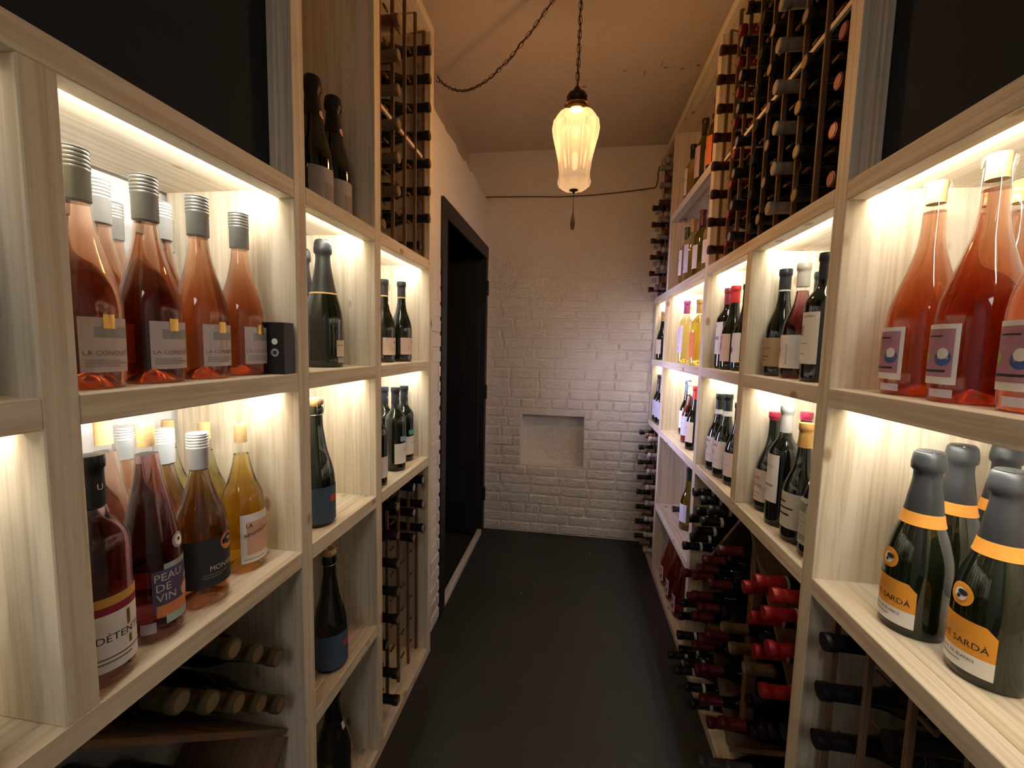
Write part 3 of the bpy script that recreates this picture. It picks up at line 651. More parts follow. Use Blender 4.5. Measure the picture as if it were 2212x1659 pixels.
# --- lower lit cubby on the left
make_bottle('dark rose bottle with black capsule and white label with a mustard band', L_pos(190, 990, -.65, Z_B), .0, .318, .0385, 'bordeaux', M_CLEAR, ('plain', BLACKC, .78), W_PURPLE, .77,
    [paper(.07, .40, .036, M_WHITEP, extra=(sub(.36, .40, -.036, .036, M_MUSTARD, 'mustard_band'), sub(.325, .36, -.036, .036, M_CRIMSON, 'crimson_band'), txt('DÉTENTE', .215, .0145, M_INK), smudge(.10, .14, .03, M_GREYINK, 2), sub(.24, .31, .006, .011, M_GOLD, 'gold_squiggle'), sub(.15, .19, .008, .013, M_GOLD, 'gold_squiggle')), ),
     txt('U', .865, .012, M_WHITEP, e=.0022)], seg=48)
make_bottle('tall dark pink bottle with bare cork and purple label reading PEAU DE VIN', L_pos(313, 920, -.665, Z_B), .0, .345, .0390, 'flute', M_CLEAR, None, W_PURPLE, .86,
    [paper(.075, .36, .026, M_TEAL, at=.3, extra=(sub(.135, .335, -.030, .036, M_NAVY, 'purple_block'), sub(.115, .17, -.026, .026, M_ORNG, 'orange_block', .0012), txt('PEAU', .300, .0175, M_CREAM, at=-.008, e=.0016), txt('DE', .252, .0175, M_CREAM, at=-.016, e=.0016), txt('VIN', .204, .0175, M_CREAM, at=-.012, e=.0016), dot(.20, .012, .022, M_PEACH, 'drawn_glass', .0015), dot(.255, .007, .024, M_GREYART, 'drawn_cloud', .0015))),
     dot(.445, .0125, .013, M_SEAL, 'silver_medal', extra=(dot(.445, .0085, .013, M_WHITEP, 'medal_centre', .0013), dot(.449, .003, .013, M_INK, 'medal_motif', .0016))),
     paper(.05, .10, .010, M_LILAC, 'price_sticker', at=-.95)], cork=True, seg=48)
make_bottle('rose bottle with white screw cap and black label reading MONARQUE', L_pos(426, 940, -.667, Z_B), -.28, .312, .0415, 'squat', M_CLEAR, ('screw', (.66, .67, .68), .79), W_PINK, .78,
    [paper(.115, .395, .062, M_CHAR, extra=(dot(.355, .0165, .024, M_ORNG, 'orange_disc', .0012, extra=(dot(.362, .0095, .025, M_CHAR, 'drawn_skull', .0015), dot(.366, .0035, .025, M_WHITEP, 'drawn_bird', .0018))), txt('MONARQUE', .220, .0135, M_CREAM, at=.022, xs=.9), smudge(.165, .195, .022, M_GREYINK, 2)))], seg=48)
make_bottle('amber orange wine with bare cork and peach label reading LA RENVERSANTE', L_pos(519, 925, -.682, Z_B), -.12, .303, .0405, 'squat', M_CLEAR, None, W_ORANGE, .80,
    [paper(.065, .405, .036, M_WHITEP, extra=(sub(.12, .35, -.025, .036, M_PEACH, 'peach_block'), txt('LA', .325, .0115, M_INK, at=-.020, e=.0018), txt('RENVERSANTE', .275, .0100, M_INK, at=.002, e=.0018, tilt=.18), smudge(.075, .105, .030, M_GREYART, 1)))], cork=True, seg=48)
make_bottle('tall orange rose bottle with bare cork behind the DÉTENTE bottle', L_pos(222, 920, -.745, Z_B), .0, .343, .0390, 'flute', M_CLEAR, None, W_PINK, .86, [], cork=True)
make_bottle('pale bottle with white screw cap standing behind the corks, nearest the post', L_pos(265, 930, -.852, Z_B), .0, .312, .0415, 'squat', M_CLEAR, ('screw', (.62, .66, .72), .79), W_ROSE, .78)
make_bottle('rose bottle with white screw cap directly behind the PEAU DE VIN bottle', L_pos(352, 930, -.755, Z_B), .0, .312, .0415, 'squat', M_CLEAR, ('screw', (.62, .66, .70), .79), W_PINK, .78)
make_bottle('yellow wine with bare cork at the back between two white screw caps', L_pos(362, 915, -.86, Z_B), .0, .303, .0405, 'squat', M_CLEAR, None, W_YELLOW, .80, cork=True)
make_bottle('yellow wine with bare cork behind the MONARQUE bottle', L_pos(441, 920, -.782, Z_B), .0, .300, .0405, 'squat', M_CLEAR, None, W_YELLOW, .80, cork=True)
# --- near left column, only its edge in the picture
make_bottle('big dark bottle half cut off at the edge beside the rose shelf', (-.665, .315, Z_M), .0, .345, .050, 'champagne', M_DGLASS, ('foil', BLACKC, .66), n=.0165)
make_bottle('dark bottle with white label cut off at the lower picture edge', (-.648, .318, Z_B), .0, .30, .0385, 'burgundy', M_DGLASS, ('plain', BLACKC, .78), None, .7, [paper(.08, .40, .055, M_WHITEP)])
# --- second left column
FR = [paper(.085, .215, .030, M_CREAM, at=.25, extra=(txt('FRIÉ', .145, .014, M_WHITEP, at=.010, e=.0013), smudge(.165, .185, .02, M_GREYART, 1)), ), paper(.035, .075, .026, M_GREYART, 'lower_strip', at=.25), paper(.19, .29, .0035, M_PEACH, 'side_strip', at=.65), ]
make_bottle('black sparkling magnum with long foil and gold ring, in the lit second cubby', L_pos(697, 540, -.695, Z_M), .0, .346, .0505, 'champagne', M_GGLASS, ('foil', (.028, .028, .026), .585), None, .7, FR, n=.0175, band=(.575, .587, (.62, .40, .12)), seg=48)
make_bottle('black sparkling bottle half hidden behind the cubby post, beside the gold-ringed magnum', L_pos(652, 540, -.79, Z_M), .0, .335, .0480, 'champagne', M_GGLASS, ('foil', (.028, .028, .026), .585), None, .7, [paper(.08, .23, .03, M_CREAM, at=-.3)], n=.0175, band=(.575, .587, (.62, .40, .12)))
BLUE = [paper(.03, .335, .13, M_BLUEL, extra=(sub(.20, .255, -.010, .010, M_REDP, 'red_mark', .0012), sub(.275, .283, .022, .045, M_WHITEP, 'white_print', .0012), sub(.262, .268, .022, .045, M_WHITEP, 'white_print', .0012)))]
make_bottle('green sparkling bottle with wired cork and slate blue label, in the lit cubby', L_pos(681, 872, -.663, Z_B), .0, .312, .0455, 'champagne', M_GGLASS, None, None, .7, BLUE, n=.0165, crown=True, seg=48)
make_bottle('green sparkling bottle with wired cork and slate blue label, on the unlit shelf below', L_pos(711, 1205, -.655, .479), .0, .318, .0455, 'champagne', M_GGLASS, None, None, .7, BLUE, n=.0165, crown=True, seg=48)
make_bottle('plump black bottle standing on the base board under the blue-labelled one', (-.678, 1.095, .038), .0, .330, .0520, 'champagne', M_DGLASS, ('foil', BLACKC, .70), None, .7, [paper(.60, .66, .010, M_WHITEP, 'neck_tag', at=.0)], n=.0165)
UPM = [paper(.05, .31, .060, M_GREYART, extra=(sub(.08, .20, -.02, .03, P('faded_drawing', .26, .22, .22), 'printed_drawing'),)), dot(.72, .010, .004, M_PEACH, 'neck_seal', .0016)]
for i, (px, py, X, w_) in enumerate([(674, 192, -.692, 'taller-looking in front'), (719, 240, -.690, 'beside the rack divider'), (604, 205, -.700, 'half hidden by post')]):
    make_bottle('black magnum with grey label in the dark cubby above the lights, %s' % w_, L_pos(px, py, X, Z_T), .0, .335, .0475, 'champagne', M_DGLASS, ('foil', (.010, .011, .013), .70), None, .7, UPM, 'black magnums in the dark upper cubby', n=.0170)
# --- third left column
SAN = [paper(.09, .30, .050, M_PEACH if False else P('blush', .74, .60, .52), extra=(dot(.245, .0055, .0, P('rust', .55, .22, .08), 'rust_dot', .0012), smudge(.13, .20, .022, M_PEACH, 3)))]
make_bottle('dark burgundy bottle with blush label in the third lit cubby, nearer the door', L_pos(867, 620, -.668, Z_M), .0, .303, .0400, 'burgundy', M_GGLASS, ('plain', (.035, .036, .038), .80), None, .7, SAN, 'dark bottles with blush labels', band=(.795, .812, (.62, .42, .16)))
make_bottle('dark burgundy bottle with blush label in the third lit cubby, half behind the post', L_pos(829, 620, -.690, Z_M), .0, .296, .0400, 'burgundy', M_GGLASS, ('plain', (.035, .036, .038), .80), None, .7, SAN+[dot(.72, .009, .012, M_WHITEP, 'neck_seal')], 'dark bottles with blush labels', band=(.795, .812, (.62, .42, .16)))
CHAR = lambda b: [paper(.09, .335, .048, M_WHITEP, extra=(txt('CHARDONNAY', .245, .0085, M_INK, at=.016), sub(.12, .32, .020, .0225, M_GREYART, 'vine_squiggle', .0012))), paper(.36, .42, .030, b, 'coloured_strip', at=.1), txt('U', .87, .012, M_WHITEP, at=-.008, e=.0022)]
make_bottle('olive bordeaux bottle reading CHARDONNAY with aqua strip, in front', L_pos(854, 845, -.662, Z_B), .0, .313, .0385, 'bordeaux', M_GGLASS, ('plain', (.020, .022, .030), .80), None, .7, CHAR(M_AQUA))
make_bottle('olive bordeaux bottle with turquoise strip behind the CHARDONNAY one', L_pos(873, 838, -.683, Z_B), .0, .306, .0385, 'bordeaux', M_GGLASS, ('plain', (.020, .022, .030), .80), None, .7, CHAR(M_TURQ))
make_bottle('olive bordeaux bottle with pale blue strip half behind the post', L_pos(830, 840, -.735, Z_B), .0, .306, .0385, 'bordeaux', M_GGLASS, ('plain', (.020, .022, .030), .80), None, .7, CHAR(M_LILAC))
make_bottle('dark bottle with a red spotted label mostly hidden by the cubby post', (-.655, 1.335, Z_B), .0, .29, .0385, 'bordeaux', M_GGLASS, ('plain', BLACKC, .80), None, .7, [paper(.09, .34, .04, M_WHITEP, extra=(dot(.28, .008, .024, M_REDP, 'red_spot', .0012),))])

# ---- right hand side, labels face the corridor
def RB(label, px, py, X, z, **k):
    p = (X, px, z) if px < 5 else L_pos(px, py, X, z); return make_bottle(label, p, PI, **k)
def MAGL(a): return [paper(.075, .325, .034, M_WHITEP, at=a, extra=(sub(.105, .305, a*.052-.028, a*.052+.028, M_PINKART, 'pink_picture'), sub(.272, .278, a*.052-.018, a*.052+.012, M_INK, 'small_print', .0012), dot(.185, .0125, a*.052+.014, M_BIRD, 'blue_shape', .0012), dot(.203, .0085, a*.052+.014, M_WHITEP, 'white_shape', .0014, 1.0), dot(.19, .008, a*.052-.018, M_GREENART, 'green_shape', .0012, .8), sub(.125, .135, a*.052-.024, a*.052+.02, M_CHAR, 'dark_ground_line', .0012))), sub(.02, .055, -.010, .026, M_LILAC, 'back_label_glimpse', .0008)]
for i, (px, py, X, w_) in enumerate([(2025, 410, .605, 'furthest along'), (2160, 345, .605, 'in the middle of the front'), (.636, 285, .610, 'cut off by the picture edge')]):
    RB('red-orange magnum with cork and picture label, %s' % w_, px, py, X, Z_M, H=.366, R=.052, shape='provence', glass=M_CLEAR, wine=W_MAG, fill=.865, papers=MAGL(-.10), cork=True, n=.0165, seg=48, group='red-orange magnums')
RB('red-orange magnum with cork standing behind the front ones', 2212, 405, .735, Z_M, H=.366, R=.052, shape='provence', glass=M_CLEAR, wine=W_MAG, fill=.865, papers=[], cork=True, n=.0165, group='red-orange magnums')
SARDA = [paper(.050, .290, .046, M_AMBER, extra=(sub(.050, .135, -.046, .046, M_WHITEP, 'white_half'), txt('VINYÉ SARDÀ', .180, .0138, M_INK, at=-.002, e=.0013), txt('BLANC DE BLANCS', .110, .0062, M_INK, e=.0013), smudge(.075, .095, .025, M_GREYART, 1, .0012), smudge(.215, .24, .022, M_MUSTARD, 2, .0012)), cut=.012),
         dot(.395, .0175, .0, M_AMBER, 'orange_seal', extra=(dot(.395, .0095, 0, M_WHITEP, 'seal_head', .0013), dot(.405, .0045, .003, M_INK, 'seal_scarf', .0016, 1.6), dot(.383, .003, -.002, M_INK, 'seal_neck', .0016)))]
for i, (px, py, X, w_) in enumerate([(2010, 975, .607, 'front, next to the divider'), (2190, 995, .632, 'front, nearest the picture edge'), (2080, 968, .712, 'behind and between the front two'), (.905, 978, .805, 'furthest back')]):
    RB('black sparkling bottle with orange collar and label, %s' % w_, px, py, X, Z_B, H=.318, R=.0455, shape='champagne', glass=M_GGLASS, cap=('foil', (.040, .041, .044), .665), papers=SARDA, n=.0170, seg=48, band=(.60, .668, (.85, .36, .05)), group='orange-labelled sparkling bottles')
# cubby E-F upper
RB('dark burgundy bottle with tan BEAUJOLAIS label', 1698, 590, .597, Z_M, H=.308, R=.0405, glass=M_DGLASS, cap=('plain', (.018, .020, .022), .80), papers=[paper(.09, .36, .050, M_TAN, extra=(txt('BEAUJOLAIS', .26, .0085, M_INK), smudge(.13, .20, .02, M_INK, 2)))], band=(.795, .81, (.5, .5, .46)))
RB('red wine with long cream capsule and drawn white label', 1738, 578, .597, Z_M, H=.306, R=.0405, glass=M_CLEAR, wine=W_REDW, fill=.765, cap=('plain', (.45, .42, .34), .80), papers=[paper(.09, .38, .052, M_WHITEP, extra=(dot(.24, .014, -.012, M_GREYART, 'line_drawing', .0012, .7), sub(.12, .30, .018, .020, M_GREYART, 'small_print', .0012)))])
RB('black bordeaux bottle with COLOMBO label against the post', 1788, 558, .590, Z_M, H=.308, R=.0385, shape='bordeaux', glass=M_DGLASS, cap=('plain', (.008, .008, .010), .80), papers=[paper(.14, .545, .028, M_WHITEP, at=.25, extra=(txt('COLOMBO', .51, .0075, M_INK, at=.01), sub(.36, .44, -.012, .0, M_GREYART, 'printed_tree', .0012), smudge(.18, .34, .016, M_GREYART, 2)))])
RB('dark bottle hidden behind the cream-capped red', 1.355, 0, .69, Z_M, H=.300, R=.039, glass=M_DGLASS, cap=('plain', (.018, .020, .022), .80))
# cubby E-F lower
RB('dark bottle with red wax top and red-lettered label', 1675, 895, .600, Z_B, H=.300, R=.0405, glass=M_DGLASS, cap=('plain', (.42, .03, .07), .925), papers=[paper(.10, .42, .055, P('ivory', .74, .64, .54), extra=(txt('NATURE', .335, .013, M_REDP, at=-.006), txt('MONSTRE', .255, .012, M_REDP), smudge(.12, .20, .02, M_GREYINK, 2)))])
RB('black bordeaux bottle with silver capsule and tall white label', 1702, 885, .583, Z_B, H=.332, R=.0375, shape='bordeaux', glass=M_DGLASS, cap=('plain', SILVER, .785), papers=[paper(.20, .60, .033, M_WHITEP, extra=(txt('CHÂTEAU', .50, .010, M_GREYART), sub(.33, .35, -.02, .022, M_GREYART, 'signature', .0012)))])
RB('black burgundy bottle with copper capsule and handwritten label', 1743, 922, .582, Z_B, H=.303, R=.0405, glass=M_DGLASS, cap=('plain', (.55, .30, .09), .80), papers=[paper(.12, .42, .050, P('old_paper', .66, .62, .52), extra=(sub(.33, .345, -.03, .01, M_INK, 'handwriting', .0012), sub(.28, .293, -.02, .03, M_INK, 'handwriting', .0012), sub(.225, .24, -.026, .022, M_INK, 'handwriting', .0012)))])
RB('dark bottle with a red wax top behind the copper capsule', 1.360, 0, .686, Z_B, H=.303, R=.0405, glass=M_DGLASS, cap=('plain', (.42, .03, .09), .925))
RB('black bottle with round seal and pale green label, half behind the post', 1.062, 0, .583, Z_B, H=.300, R=.040, glass=M_DGLASS, cap=('plain', BLACKC, .80), papers=[paper(.10, .47, .034, P('pale_green', .60, .62, .52), extra=(sub(.36, .43, -.014, .012, M_GREYART, 'engraving', .0012), smudge(.22, .34, .02, M_GREYART, 3), sub(.13, .18, -.024, .02, M_GREYART, 'box_print', .0012))), dot(.60, .0085, -.006, M_WHITEP, 'round_seal', extra=(dot(.60, .003, -.006, M_INK, 'seal_dot', .0013),))])
# cubby F-G
RB('dark bordeaux bottle with burgundy capsule and pale label', 1.796, 0, .590, Z_M, H=.312, R=.0385, shape='bordeaux', glass=M_DGLASS, cap=('plain', (.20, .025, .04), .80), papers=[paper(.18, .58, .034, M_WHITEP, extra=(txt('LER', .53, .010, M_INK), sub(.36, .40, -.02, .02, M_GREYART, 'printed_chateau', .0012)))])
RB('dark bottle with scarlet capsule and red drawing on kraft label', 1.700, 0, .582, Z_M, H=.308, R=.0405, glass=M_DGLASS, cap=('plain', (.50, .03, .03), .80), papers=[paper(.10, .43, .042, P('kraft', .66, .50, .36), extra=(dot(.28, .015, -.006, M_REDP, 'red_face', .0012, .8, extra=(dot(.275, .010, -.006, P('kraft', .66, .50, .36), 'face', .0015, .8),)), smudge(.36, .41, .016, M_GREYINK, 3)))])
RB('dark bottle with white flower label tucked behind the post', 1.612, 0, .592, Z_M, H=.302, R=.0405, glass=M_DGLASS, cap=('plain', BLACKC, .80), papers=[paper(.10, .44, .036, M_WHITEP, extra=(dot(.24, .012, -.006, M_NAVY, 'blue_flower', .0012),))])
DEN = [paper(.11, .44, .052, P('ivory', .74, .64, .54), extra=(txt('VENERO', .385, .0115, M_INK), sub(.27, .32, -.008, .008, M_GREYART, 'crest', .0012), smudge(.14, .22, .03, M_GREYART, 2)))]
RB('black burgundy bottle with white neck band and VENERO label, further one', 1.798, 0, .585, Z_B, H=.306, R=.0405, glass=M_DGLASS, cap=('plain', (.020, .022, .022), .80), band=(.74, .80, (.60, .60, .56)), papers=DEN, group='VENERO bottles')
RB('black burgundy bottle with white neck band and VENERO label, nearer one', 1.695, 0, .580, Z_B, H=.316, R=.0405, glass=M_DGLASS, cap=('plain', (.020, .022, .022), .80), band=(.74, .80, (.60, .60, .56)), papers=DEN, group='VENERO bottles')
RB('dark bottle with pinkish label beside the VENERO bottles, behind the post', 1.600, 0, .588, Z_B, H=.295, R=.0405, glass=M_DGLASS, cap=('plain', BLACKC, .80), papers=[paper(.11, .40, .05, P('blush', .74, .60, .52), extra=(smudge(.15, .34, .03, M_GREYART, 3),))])
# cubby G-H
LIL = [paper(.16, .60, .034, M_LILAC, extra=(smudge(.46, .56, .022, M_GREYART, 3), dot(.24, .006, .0, M_NAVY, 'small_motif', .0012)))]
WHT = [paper(.20, .62, .026, M_WHITEP, extra=(sub(.44, .47, -.01, .01, M_GREYART, 'printed_mark', .0012),))]
ORL = [paper(.12, .50, .034, M_NEON, extra=(smudge(.30, .40, .02, M_REDP, 2),))]
YB = dict(R=.0375, shape='bordeaux', glass=M_CLEAR, wine=W_YELLOW, fill=.77, n=.0145, seg=28)
RB('white wine with green capsule in the lit cubby near the far end', 1462, 664, .596, Z_M, H=.320, cap=('plain', (.10, .13, .06), .80), papers=WHT, **YB)
RB('golden wine with plum capsule and lilac label in the lit cubby', 1485, 655, .592, Z_M, H=.330, cap=('plain', PURPLE, .80), papers=LIL, **YB)
RB('golden wine with plum capsule and lilac label beside the orange label', 1514, 655, .60, Z_M, H=.312, cap=('plain', PURPLE, .80), papers=LIL, **YB)
RB('golden wine with bright orange label at the cubby post', 1508, 740, .566, Z_M, H=.30, cap=('plain', (.5, .3, .1), .80), papers=ORL, **YB)
RB('white wine with pale green capsule behind the plum-capped ones', 1495, 660, .69, Z_M, H=.318, cap=('plain', (.16, .20, .09), .80), papers=WHT, **YB)
RB('slim golden wine with gold capsule behind the green capsule', 1473, 662, .69, Z_M, H=.312, cap=('plain', GOLDC, .80), papers=WHT, **YB)
RB('red wine with long white capsule and bluish label', 1493, 833, .600, Z_B, H=.312, R=.0385, glass=M_CLEAR, wine=W_REDW, fill=.77, cap=('plain', (.66, .62, .54), .80), papers=[paper(.12, .44, .045, P('cool_white', .66, .68, .76), extra=(smudge(.2, .36, .02, M_GREYART, 2),))], seg=28)
RB('dark bottle with blue-grey capsule behind the white-capped red', 1487, 828, .640, Z_B, H=.308, R=.0385, glass=M_DGLASS, cap=('plain', (.10, .14, .22), .80), papers=[paper(.12, .44, .045, M_WHITEP)], seg=28)
RB('dark bottle with red capsule and beige label at the cubby post', 1505, 842, .585, Z_B, H=.306, R=.0385, glass=M_DGLASS, cap=('plain', (.50, .04, .03), .80), papers=[paper(.12, .44, .045, M_CREAM, extra=(smudge(.25, .36, .02, M_GREYART, 2),))], seg=28)
# cubby H-I
RB('dark bottle with copper capsule in the last lit cubby', 1434, 680, .572, Z_M, H=.315, R=.0385, glass=M_DGLASS, cap=('plain', (.40, .20, .07), .80), papers=[paper(.12, .42, .045, M_CREAM)], seg=28)
GRL = [paper(.12, .46, .036, P('cool_white', .66, .68, .76), extra=(smudge(.22, .36, .02, M_GREYART, 2),))]
for i, (px, py, X, w_) in enumerate([(1421, 815, .570, 'furthest'), (1426, 815, .570, 'middle'), (1431, 812, .575, 'nearest')]):
    v = (X, 2.955-.085*i, Z_B)
    make_bottle('slim green bottle with pale label in the last lower cubby, %s of three' % w_, v, PI, .308, .0380, 'burgundy', M_GGLASS, ('plain', (.03, .035, .02), .80), None, .7, GRL, 'green bottles in the last lower cubby', seg=28)
# dark shelves above G-H
make_bottle('white wine with black capsule on the topmost shelf near the corner', (.592, 2.50, 2.150), PI, .330, .0385, 'bordeaux', M_CLEAR, ('plain', (.02, .025, .03), .80), W_YELLOW, .77, WHT, seg=28)
make_bottle('olive bottle with brown capsule and pink label on the topmost shelf', (.585, 2.265, 2.150), PI, .345, .0390, 'bordeaux', M_SEEOLIVE, ('plain', (.06, .035, .025), .80), W_YELLOW, .77, [paper(.20, .62, .034, P('pale_pink', .70, .52, .52), extra=(smudge(.4, .56, .02, M_GREYART, 3),))], seg=28)
make_bottle('bottle with neon orange label on the topmost shelf', (.575, 2.04, 2.150), PI, .318, .0390, 'bordeaux', M_CLEAR, ('plain', (.10, .05, .02), .80), W_ORANGE, .77, ORL, seg=28)
make_bottle('slim bottle between the pink and neon orange labels on the topmost shelf', (.600, 2.15, 2.150), PI, .310, .0385, 'bordeaux', M_SEEOLIVE, ('plain', (.05, .03, .02), .80), W_YELLOW, .77, [paper(.2, .5, .02, M_CREAM)], seg=28)
make_bottle('white wine with green capsule on the dark shelf above the lights', (.588, 2.50, Z_T), PI, .322, .0385, 'bordeaux', M_CLEAR, ('plain', (.06, .09, .04), .80), W_YELLOW, .77, WHT, seg=28)
make_bottle('white wine with amber capsule and lilac label on the dark shelf', (.575, 2.335, Z_T), PI, .318, .0385, 'bordeaux', M_CLEAR, ('plain', (.42, .26, .08), .80), W_YELLOW, .77, LIL, seg=28)
make_bottle('bottle with wine-red capsule behind the lilac label on the dark shelf', (.592, 2.235, Z_T), PI, .332, .0385, 'bordeaux', M_SEEOLIVE, ('plain', (.14, .03, .035), .78), W_YELLOW, .77, [paper(.16, .5, .034, M_CREAM)], seg=28)
make_bottle('red-spotted bottle low behind the lilac label on the dark shelf', (.665, 2.40, Z_T), PI, .300, .0385, 'bordeaux', M_CLEAR, ('plain', (.3, .2, .1), .80), W_YELLOW, .77, [paper(.1, .4, .034, M_LILAC, extra=(dot(.28, .008, 0, M_REDP, 'red_spot', .0012),))], seg=28)
make_bottle('golden bottle against the post on the dark shelf', (.590, 2.06, Z_T), PI, .300, .0385, 'bordeaux', M_CLEAR, ('plain', (.42, .26, .10), .80), W_ORANGE, .77, [paper(.16, .5, .034, M_CREAM)], seg=28)
# unlit shelf and floor of G-H
make_bottle('green bottle with a white label marked T on the unlit shelf', (.612, 2.262, .457), PI, .322, .0390, 'burgundy', M_SEEOLIVE, ('plain', (.03, .035, .02), .80), W_YELLOW, .74, [paper(.13, .42, .045, P('cool_white', .66, .68, .76), extra=(txt('T', .345, .040, M_NAVY, at=-.006),))], seg=36)
b = rack_bottle('R', 2.43, .457+.0378, .575, 'bottle lying on its side on the unlit shelf behind the T bottle', (.045, .04, .05), None, disc=(.3, .3, .3), band=(.60, .79, (.52, .48, .46)))
for i, (X, y, w_) in enumerate([(.588, 2.455, 'far one'), (.588, 2.31, 'middle one'), (.588, 2.165, 'near one')]):
    make_bottle('red-orange magnum standing on the base board, %s' % w_, (X, y, .038), PI, .345, .052, 'provence', M_CLEAR, ('plain', (.30, .18, .10), .86), W_MAG, .86, MAGL(-.10)[:1], 'red-orange magnums on the base board', n=.0165)

# ================================================================== lamp, chain, cable
LX0, LY0 = -.0245, 1.60
M_SHADE = None
def shade_mat():
    """half-clear amber glass: most of the bulb's light passes, a little is scattered and makes the glass glow"""
    m = bpy.data.materials.new('lamp_glass'); m.use_nodes = True; nt = m.node_tree; N, Lk = nt.nodes, nt.links
    N.remove(N['Principled BSDF']); out = N['Material Output']
    c = N.new('ShaderNodeBsdfTransparent'); c.inputs[0].default_value = (.50, .36, .21, 1)
    t = N.new('ShaderNodeBsdfTranslucent'); t.inputs[0].default_value = (1, .74, .42, 1)
    g = N.new('ShaderNodeBsdfGlossy'); g.inputs['Roughness'].default_value = .12
    e = N.new('ShaderNodeEmission'); e.inputs[0].default_value = (1, .66, .36, 1); e.inputs[1].default_value = SHADE_E
    m1 = N.new('ShaderNodeMixShader'); m1.inputs[0].default_value = SCATTER; Lk.new(c.outputs[0], m1.inputs[1]); Lk.new(t.outputs[0], m1.inputs[2])
    m2 = N.new('ShaderNodeMixShader'); m2.inputs[0].default_value = .01; Lk.new(m1.outputs[0], m2.inputs[1]); Lk.new(g.outputs[0], m2.inputs[2])
    a = N.new('ShaderNodeAddShader'); Lk.new(m2.outputs[0], a.inputs[0]); Lk.new(e.outputs[0], a.inputs[1]); Lk.new(a.outputs[0], out.inputs[0]); return m
SHADE_E, BULB_W, SCATTER = .27, 11.5, .027
LP = empty('pendant_lamp', (LX0, LY0, 1.95), 'glowing ribbed amber glass pendant lamp hanging on a chain', 'lamp')
def lobes(a, z): return 1-.20*(1-abs(math.cos(4*a)))**2.6
SP = [(.018, .000), (.040, .004), (.055, .014), (.060, .028), (.056, .042), (.055, .060), (.060, .100), (.070, .145), (.080, .185), (.084, .210), (.080, .236), (.066, .254), (.044, .262), (.036, .266)]
sh = []
for i in range(len(SP)-1):
    for k in range(3): t = k/3; sh.append((SP[i][0]*(1-t)+SP[i+1][0]*t, SP[i][1]*(1-t)+SP[i+1][1]*t))
sh.append(SP[-1])
vs, fs = [], []; seg = 96
for (r, z) in sh:
    for k in range(seg):
        a = 2*PI*k/seg+.2; q = r*(lobes(a, z) if .002 < z < .262 else 1); vs.append((q*math.cos(a), q*math.sin(a), z))
for i in range(len(sh)-1):
    for k in range(seg): fs.append((i*seg+k, i*seg+(k+1) % seg, (i+1)*seg+(k+1) % seg, (i+1)*seg+k))
mesh_obj('glass_shade', from_py('glass_shade', vs, fs, shade_mat()), LP)
M_BRONZE = plain('dark_bronze', (.06, .035, .02), .35, metal=.7); M_BRASS = plain('brass', (.50, .30, .12), .3, metal=.9)
mesh_obj('collar_ring', lathe('collar_ring', [(.030, .258), (.043, .262), (.046, .272), (.038, .278), (.036, .284), (.043, .288), (.036, .293), (.02, .295)], 32, M_BRASS), LP)
mesh_obj('crown_cap', lathe('crown_cap', [(.018, .293), (.028, .296), (.034, .305), (.035, .316), (.030, .327), (.018, .334), (.011, .338), (.011, .346), (.006, .352), (0, .354)], 48, M_BRONZE, lambda a, z: 1+.05*abs(math.sin(6*a))), LP)
mesh_obj('finial', lathe('finial', [(0, -.012), (.004, -.010), (.006, -.004), (.015, -.001), (.016, .004), (0, .006)], 20, M_BRONZE), LP)
M_TASS = plain('tassel_thread', (.20, .13, .07), .9)
mesh_obj('tassel', lathe('tassel', [(0, -.138), (.006, -.136), (.0085, -.118), (.007, -.098), (.0042, -.090), (.0035, -.084), (.0016, -.078), (.0012, -.04), (.0012, -.011), (0, -.010)], 14, M_TASS, lambda a, z: 1+.12*math.sin(7*a)), LP)
pl = bpy.data.lights.new('bulb', 'POINT'); pl.energy = BULB_W; pl.color = (1, .66, .38); pl.shadow_soft_size = .045
plo = bpy.data.objects.new('bulb_light', pl); link(plo); plo.location = (LX0, LY0, 1.95+.195)
def stadium():
    r, L = .0065, .017; pts = []
    for k in range(8): a = -PI/2+PI*k/7; pts.append((L/2*1+r*math.cos(a), r*math.sin(a), 0))
    for k in range(8): a = PI/2+PI*k/7; pts.append((-L/2+r*math.cos(a), r*math.sin(a), 0))
    return tube_mesh('chain_link', pts, .0012, M_BRONZE, 5, True)
LINK = stadium()
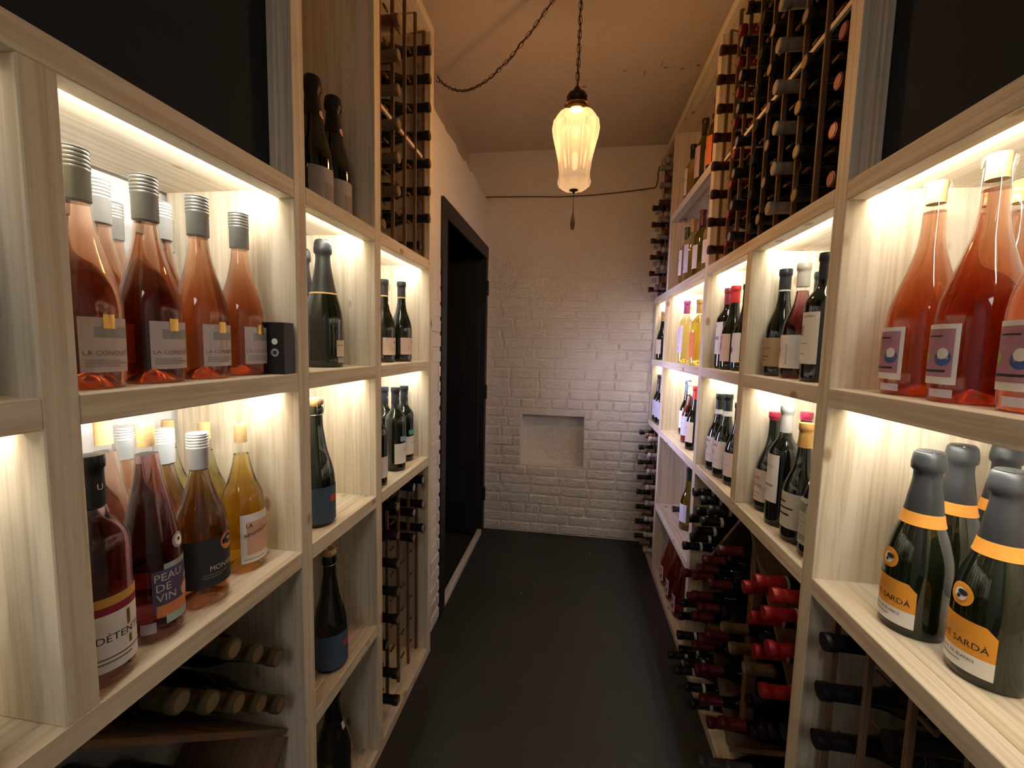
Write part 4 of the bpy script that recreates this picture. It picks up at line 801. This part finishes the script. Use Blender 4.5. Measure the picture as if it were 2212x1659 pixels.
def chain(root, pts, pitch=.023):
    P_ = [Vector(p) for p in pts]; acc = 0; k = 0; out = []
    seglen = [(P_[i+1]-P_[i]).length for i in range(len(P_)-1)]; tot = sum(seglen); d = pitch/2
    while d < tot:
        a, i = d, 0
        while a > seglen[i]: a -= seglen[i]; i += 1
        p = P_[i].lerp(P_[i+1], a/seglen[i]); t = (P_[i+1]-P_[i]).normalized()
        q = t.to_track_quat('X', 'Z'); q = q @ Matrix.Rotation(PI/2*(k % 2)+.4, 4, 'X').to_quaternion()
        o = mesh_obj('chain_link', LINK, root, p-root.location); o.rotation_mode = 'QUATERNION'; o.rotation_quaternion = q; d += pitch; k += 1
hook1 = Vector((LX0+.004, LY0, CEIL-.012)); hook2 = Vector((-.735, 2.20, CEIL-.012))
top = Vector((LX0, LY0, 1.95+.352))
chain(LP, [top, hook1])
sw = []
for k in range(41):
    t = k/40; p = hook1.lerp(hook2, t); p.z -= .62*t*(1-t)*(1.15+.75*(t-.5)); sw.append(p)
chain(LP, sw, .0235)
def wig(pts, amp): return [(p[0]+amp*math.sin(i*1.3), p[1]+amp*math.cos(i*1.1), p[2]+amp*math.sin(i*.9)) for i, p in enumerate(pts)]
cpts = wig([tuple(top.lerp(hook1, k/24)) for k in range(25)]+[tuple(p) for p in sw[1:]], .0028)
mesh_obj('lamp_cord', tube_mesh('lamp_cord', [Vector(p)-LP.location for p in cpts], .0021, M_BRONZE, 6), LP)
for h in (hook1, hook2):
    mesh_obj('ceiling_hook', tube_mesh('ceiling_hook', [h-LP.location+Vector(q) for q in ((0, 0, .012), (0, 0, .0), (.008, 0, -.008), (.006, 0, -.020), (-.006, 0, -.018), (-.008, 0, -.010))], .002, M_BRONZE, 6), LP)
M_CABLE = plain('painted_cable', (.10, .065, .04), .6)
cab = [(-.66, 3.0585, 2.432), (-.4, 3.0585, 2.428), (-.15, 3.0585, 2.420), (.1, 3.0585, 2.426), (.3, 3.0585, 2.442), (.488, 3.0585, 2.462), (.500, 3.0585, 2.475), (.508, 3.0585, 2.51), (.507, 3.0585, 2.56), (.516, 3.0585, 2.60)]
tag(mesh_obj('wall_cable', tube_mesh('wall_cable', cab, .0035, M_CABLE, 6)), 'thin dark cable tacked across the upper brick wall', 'cable')
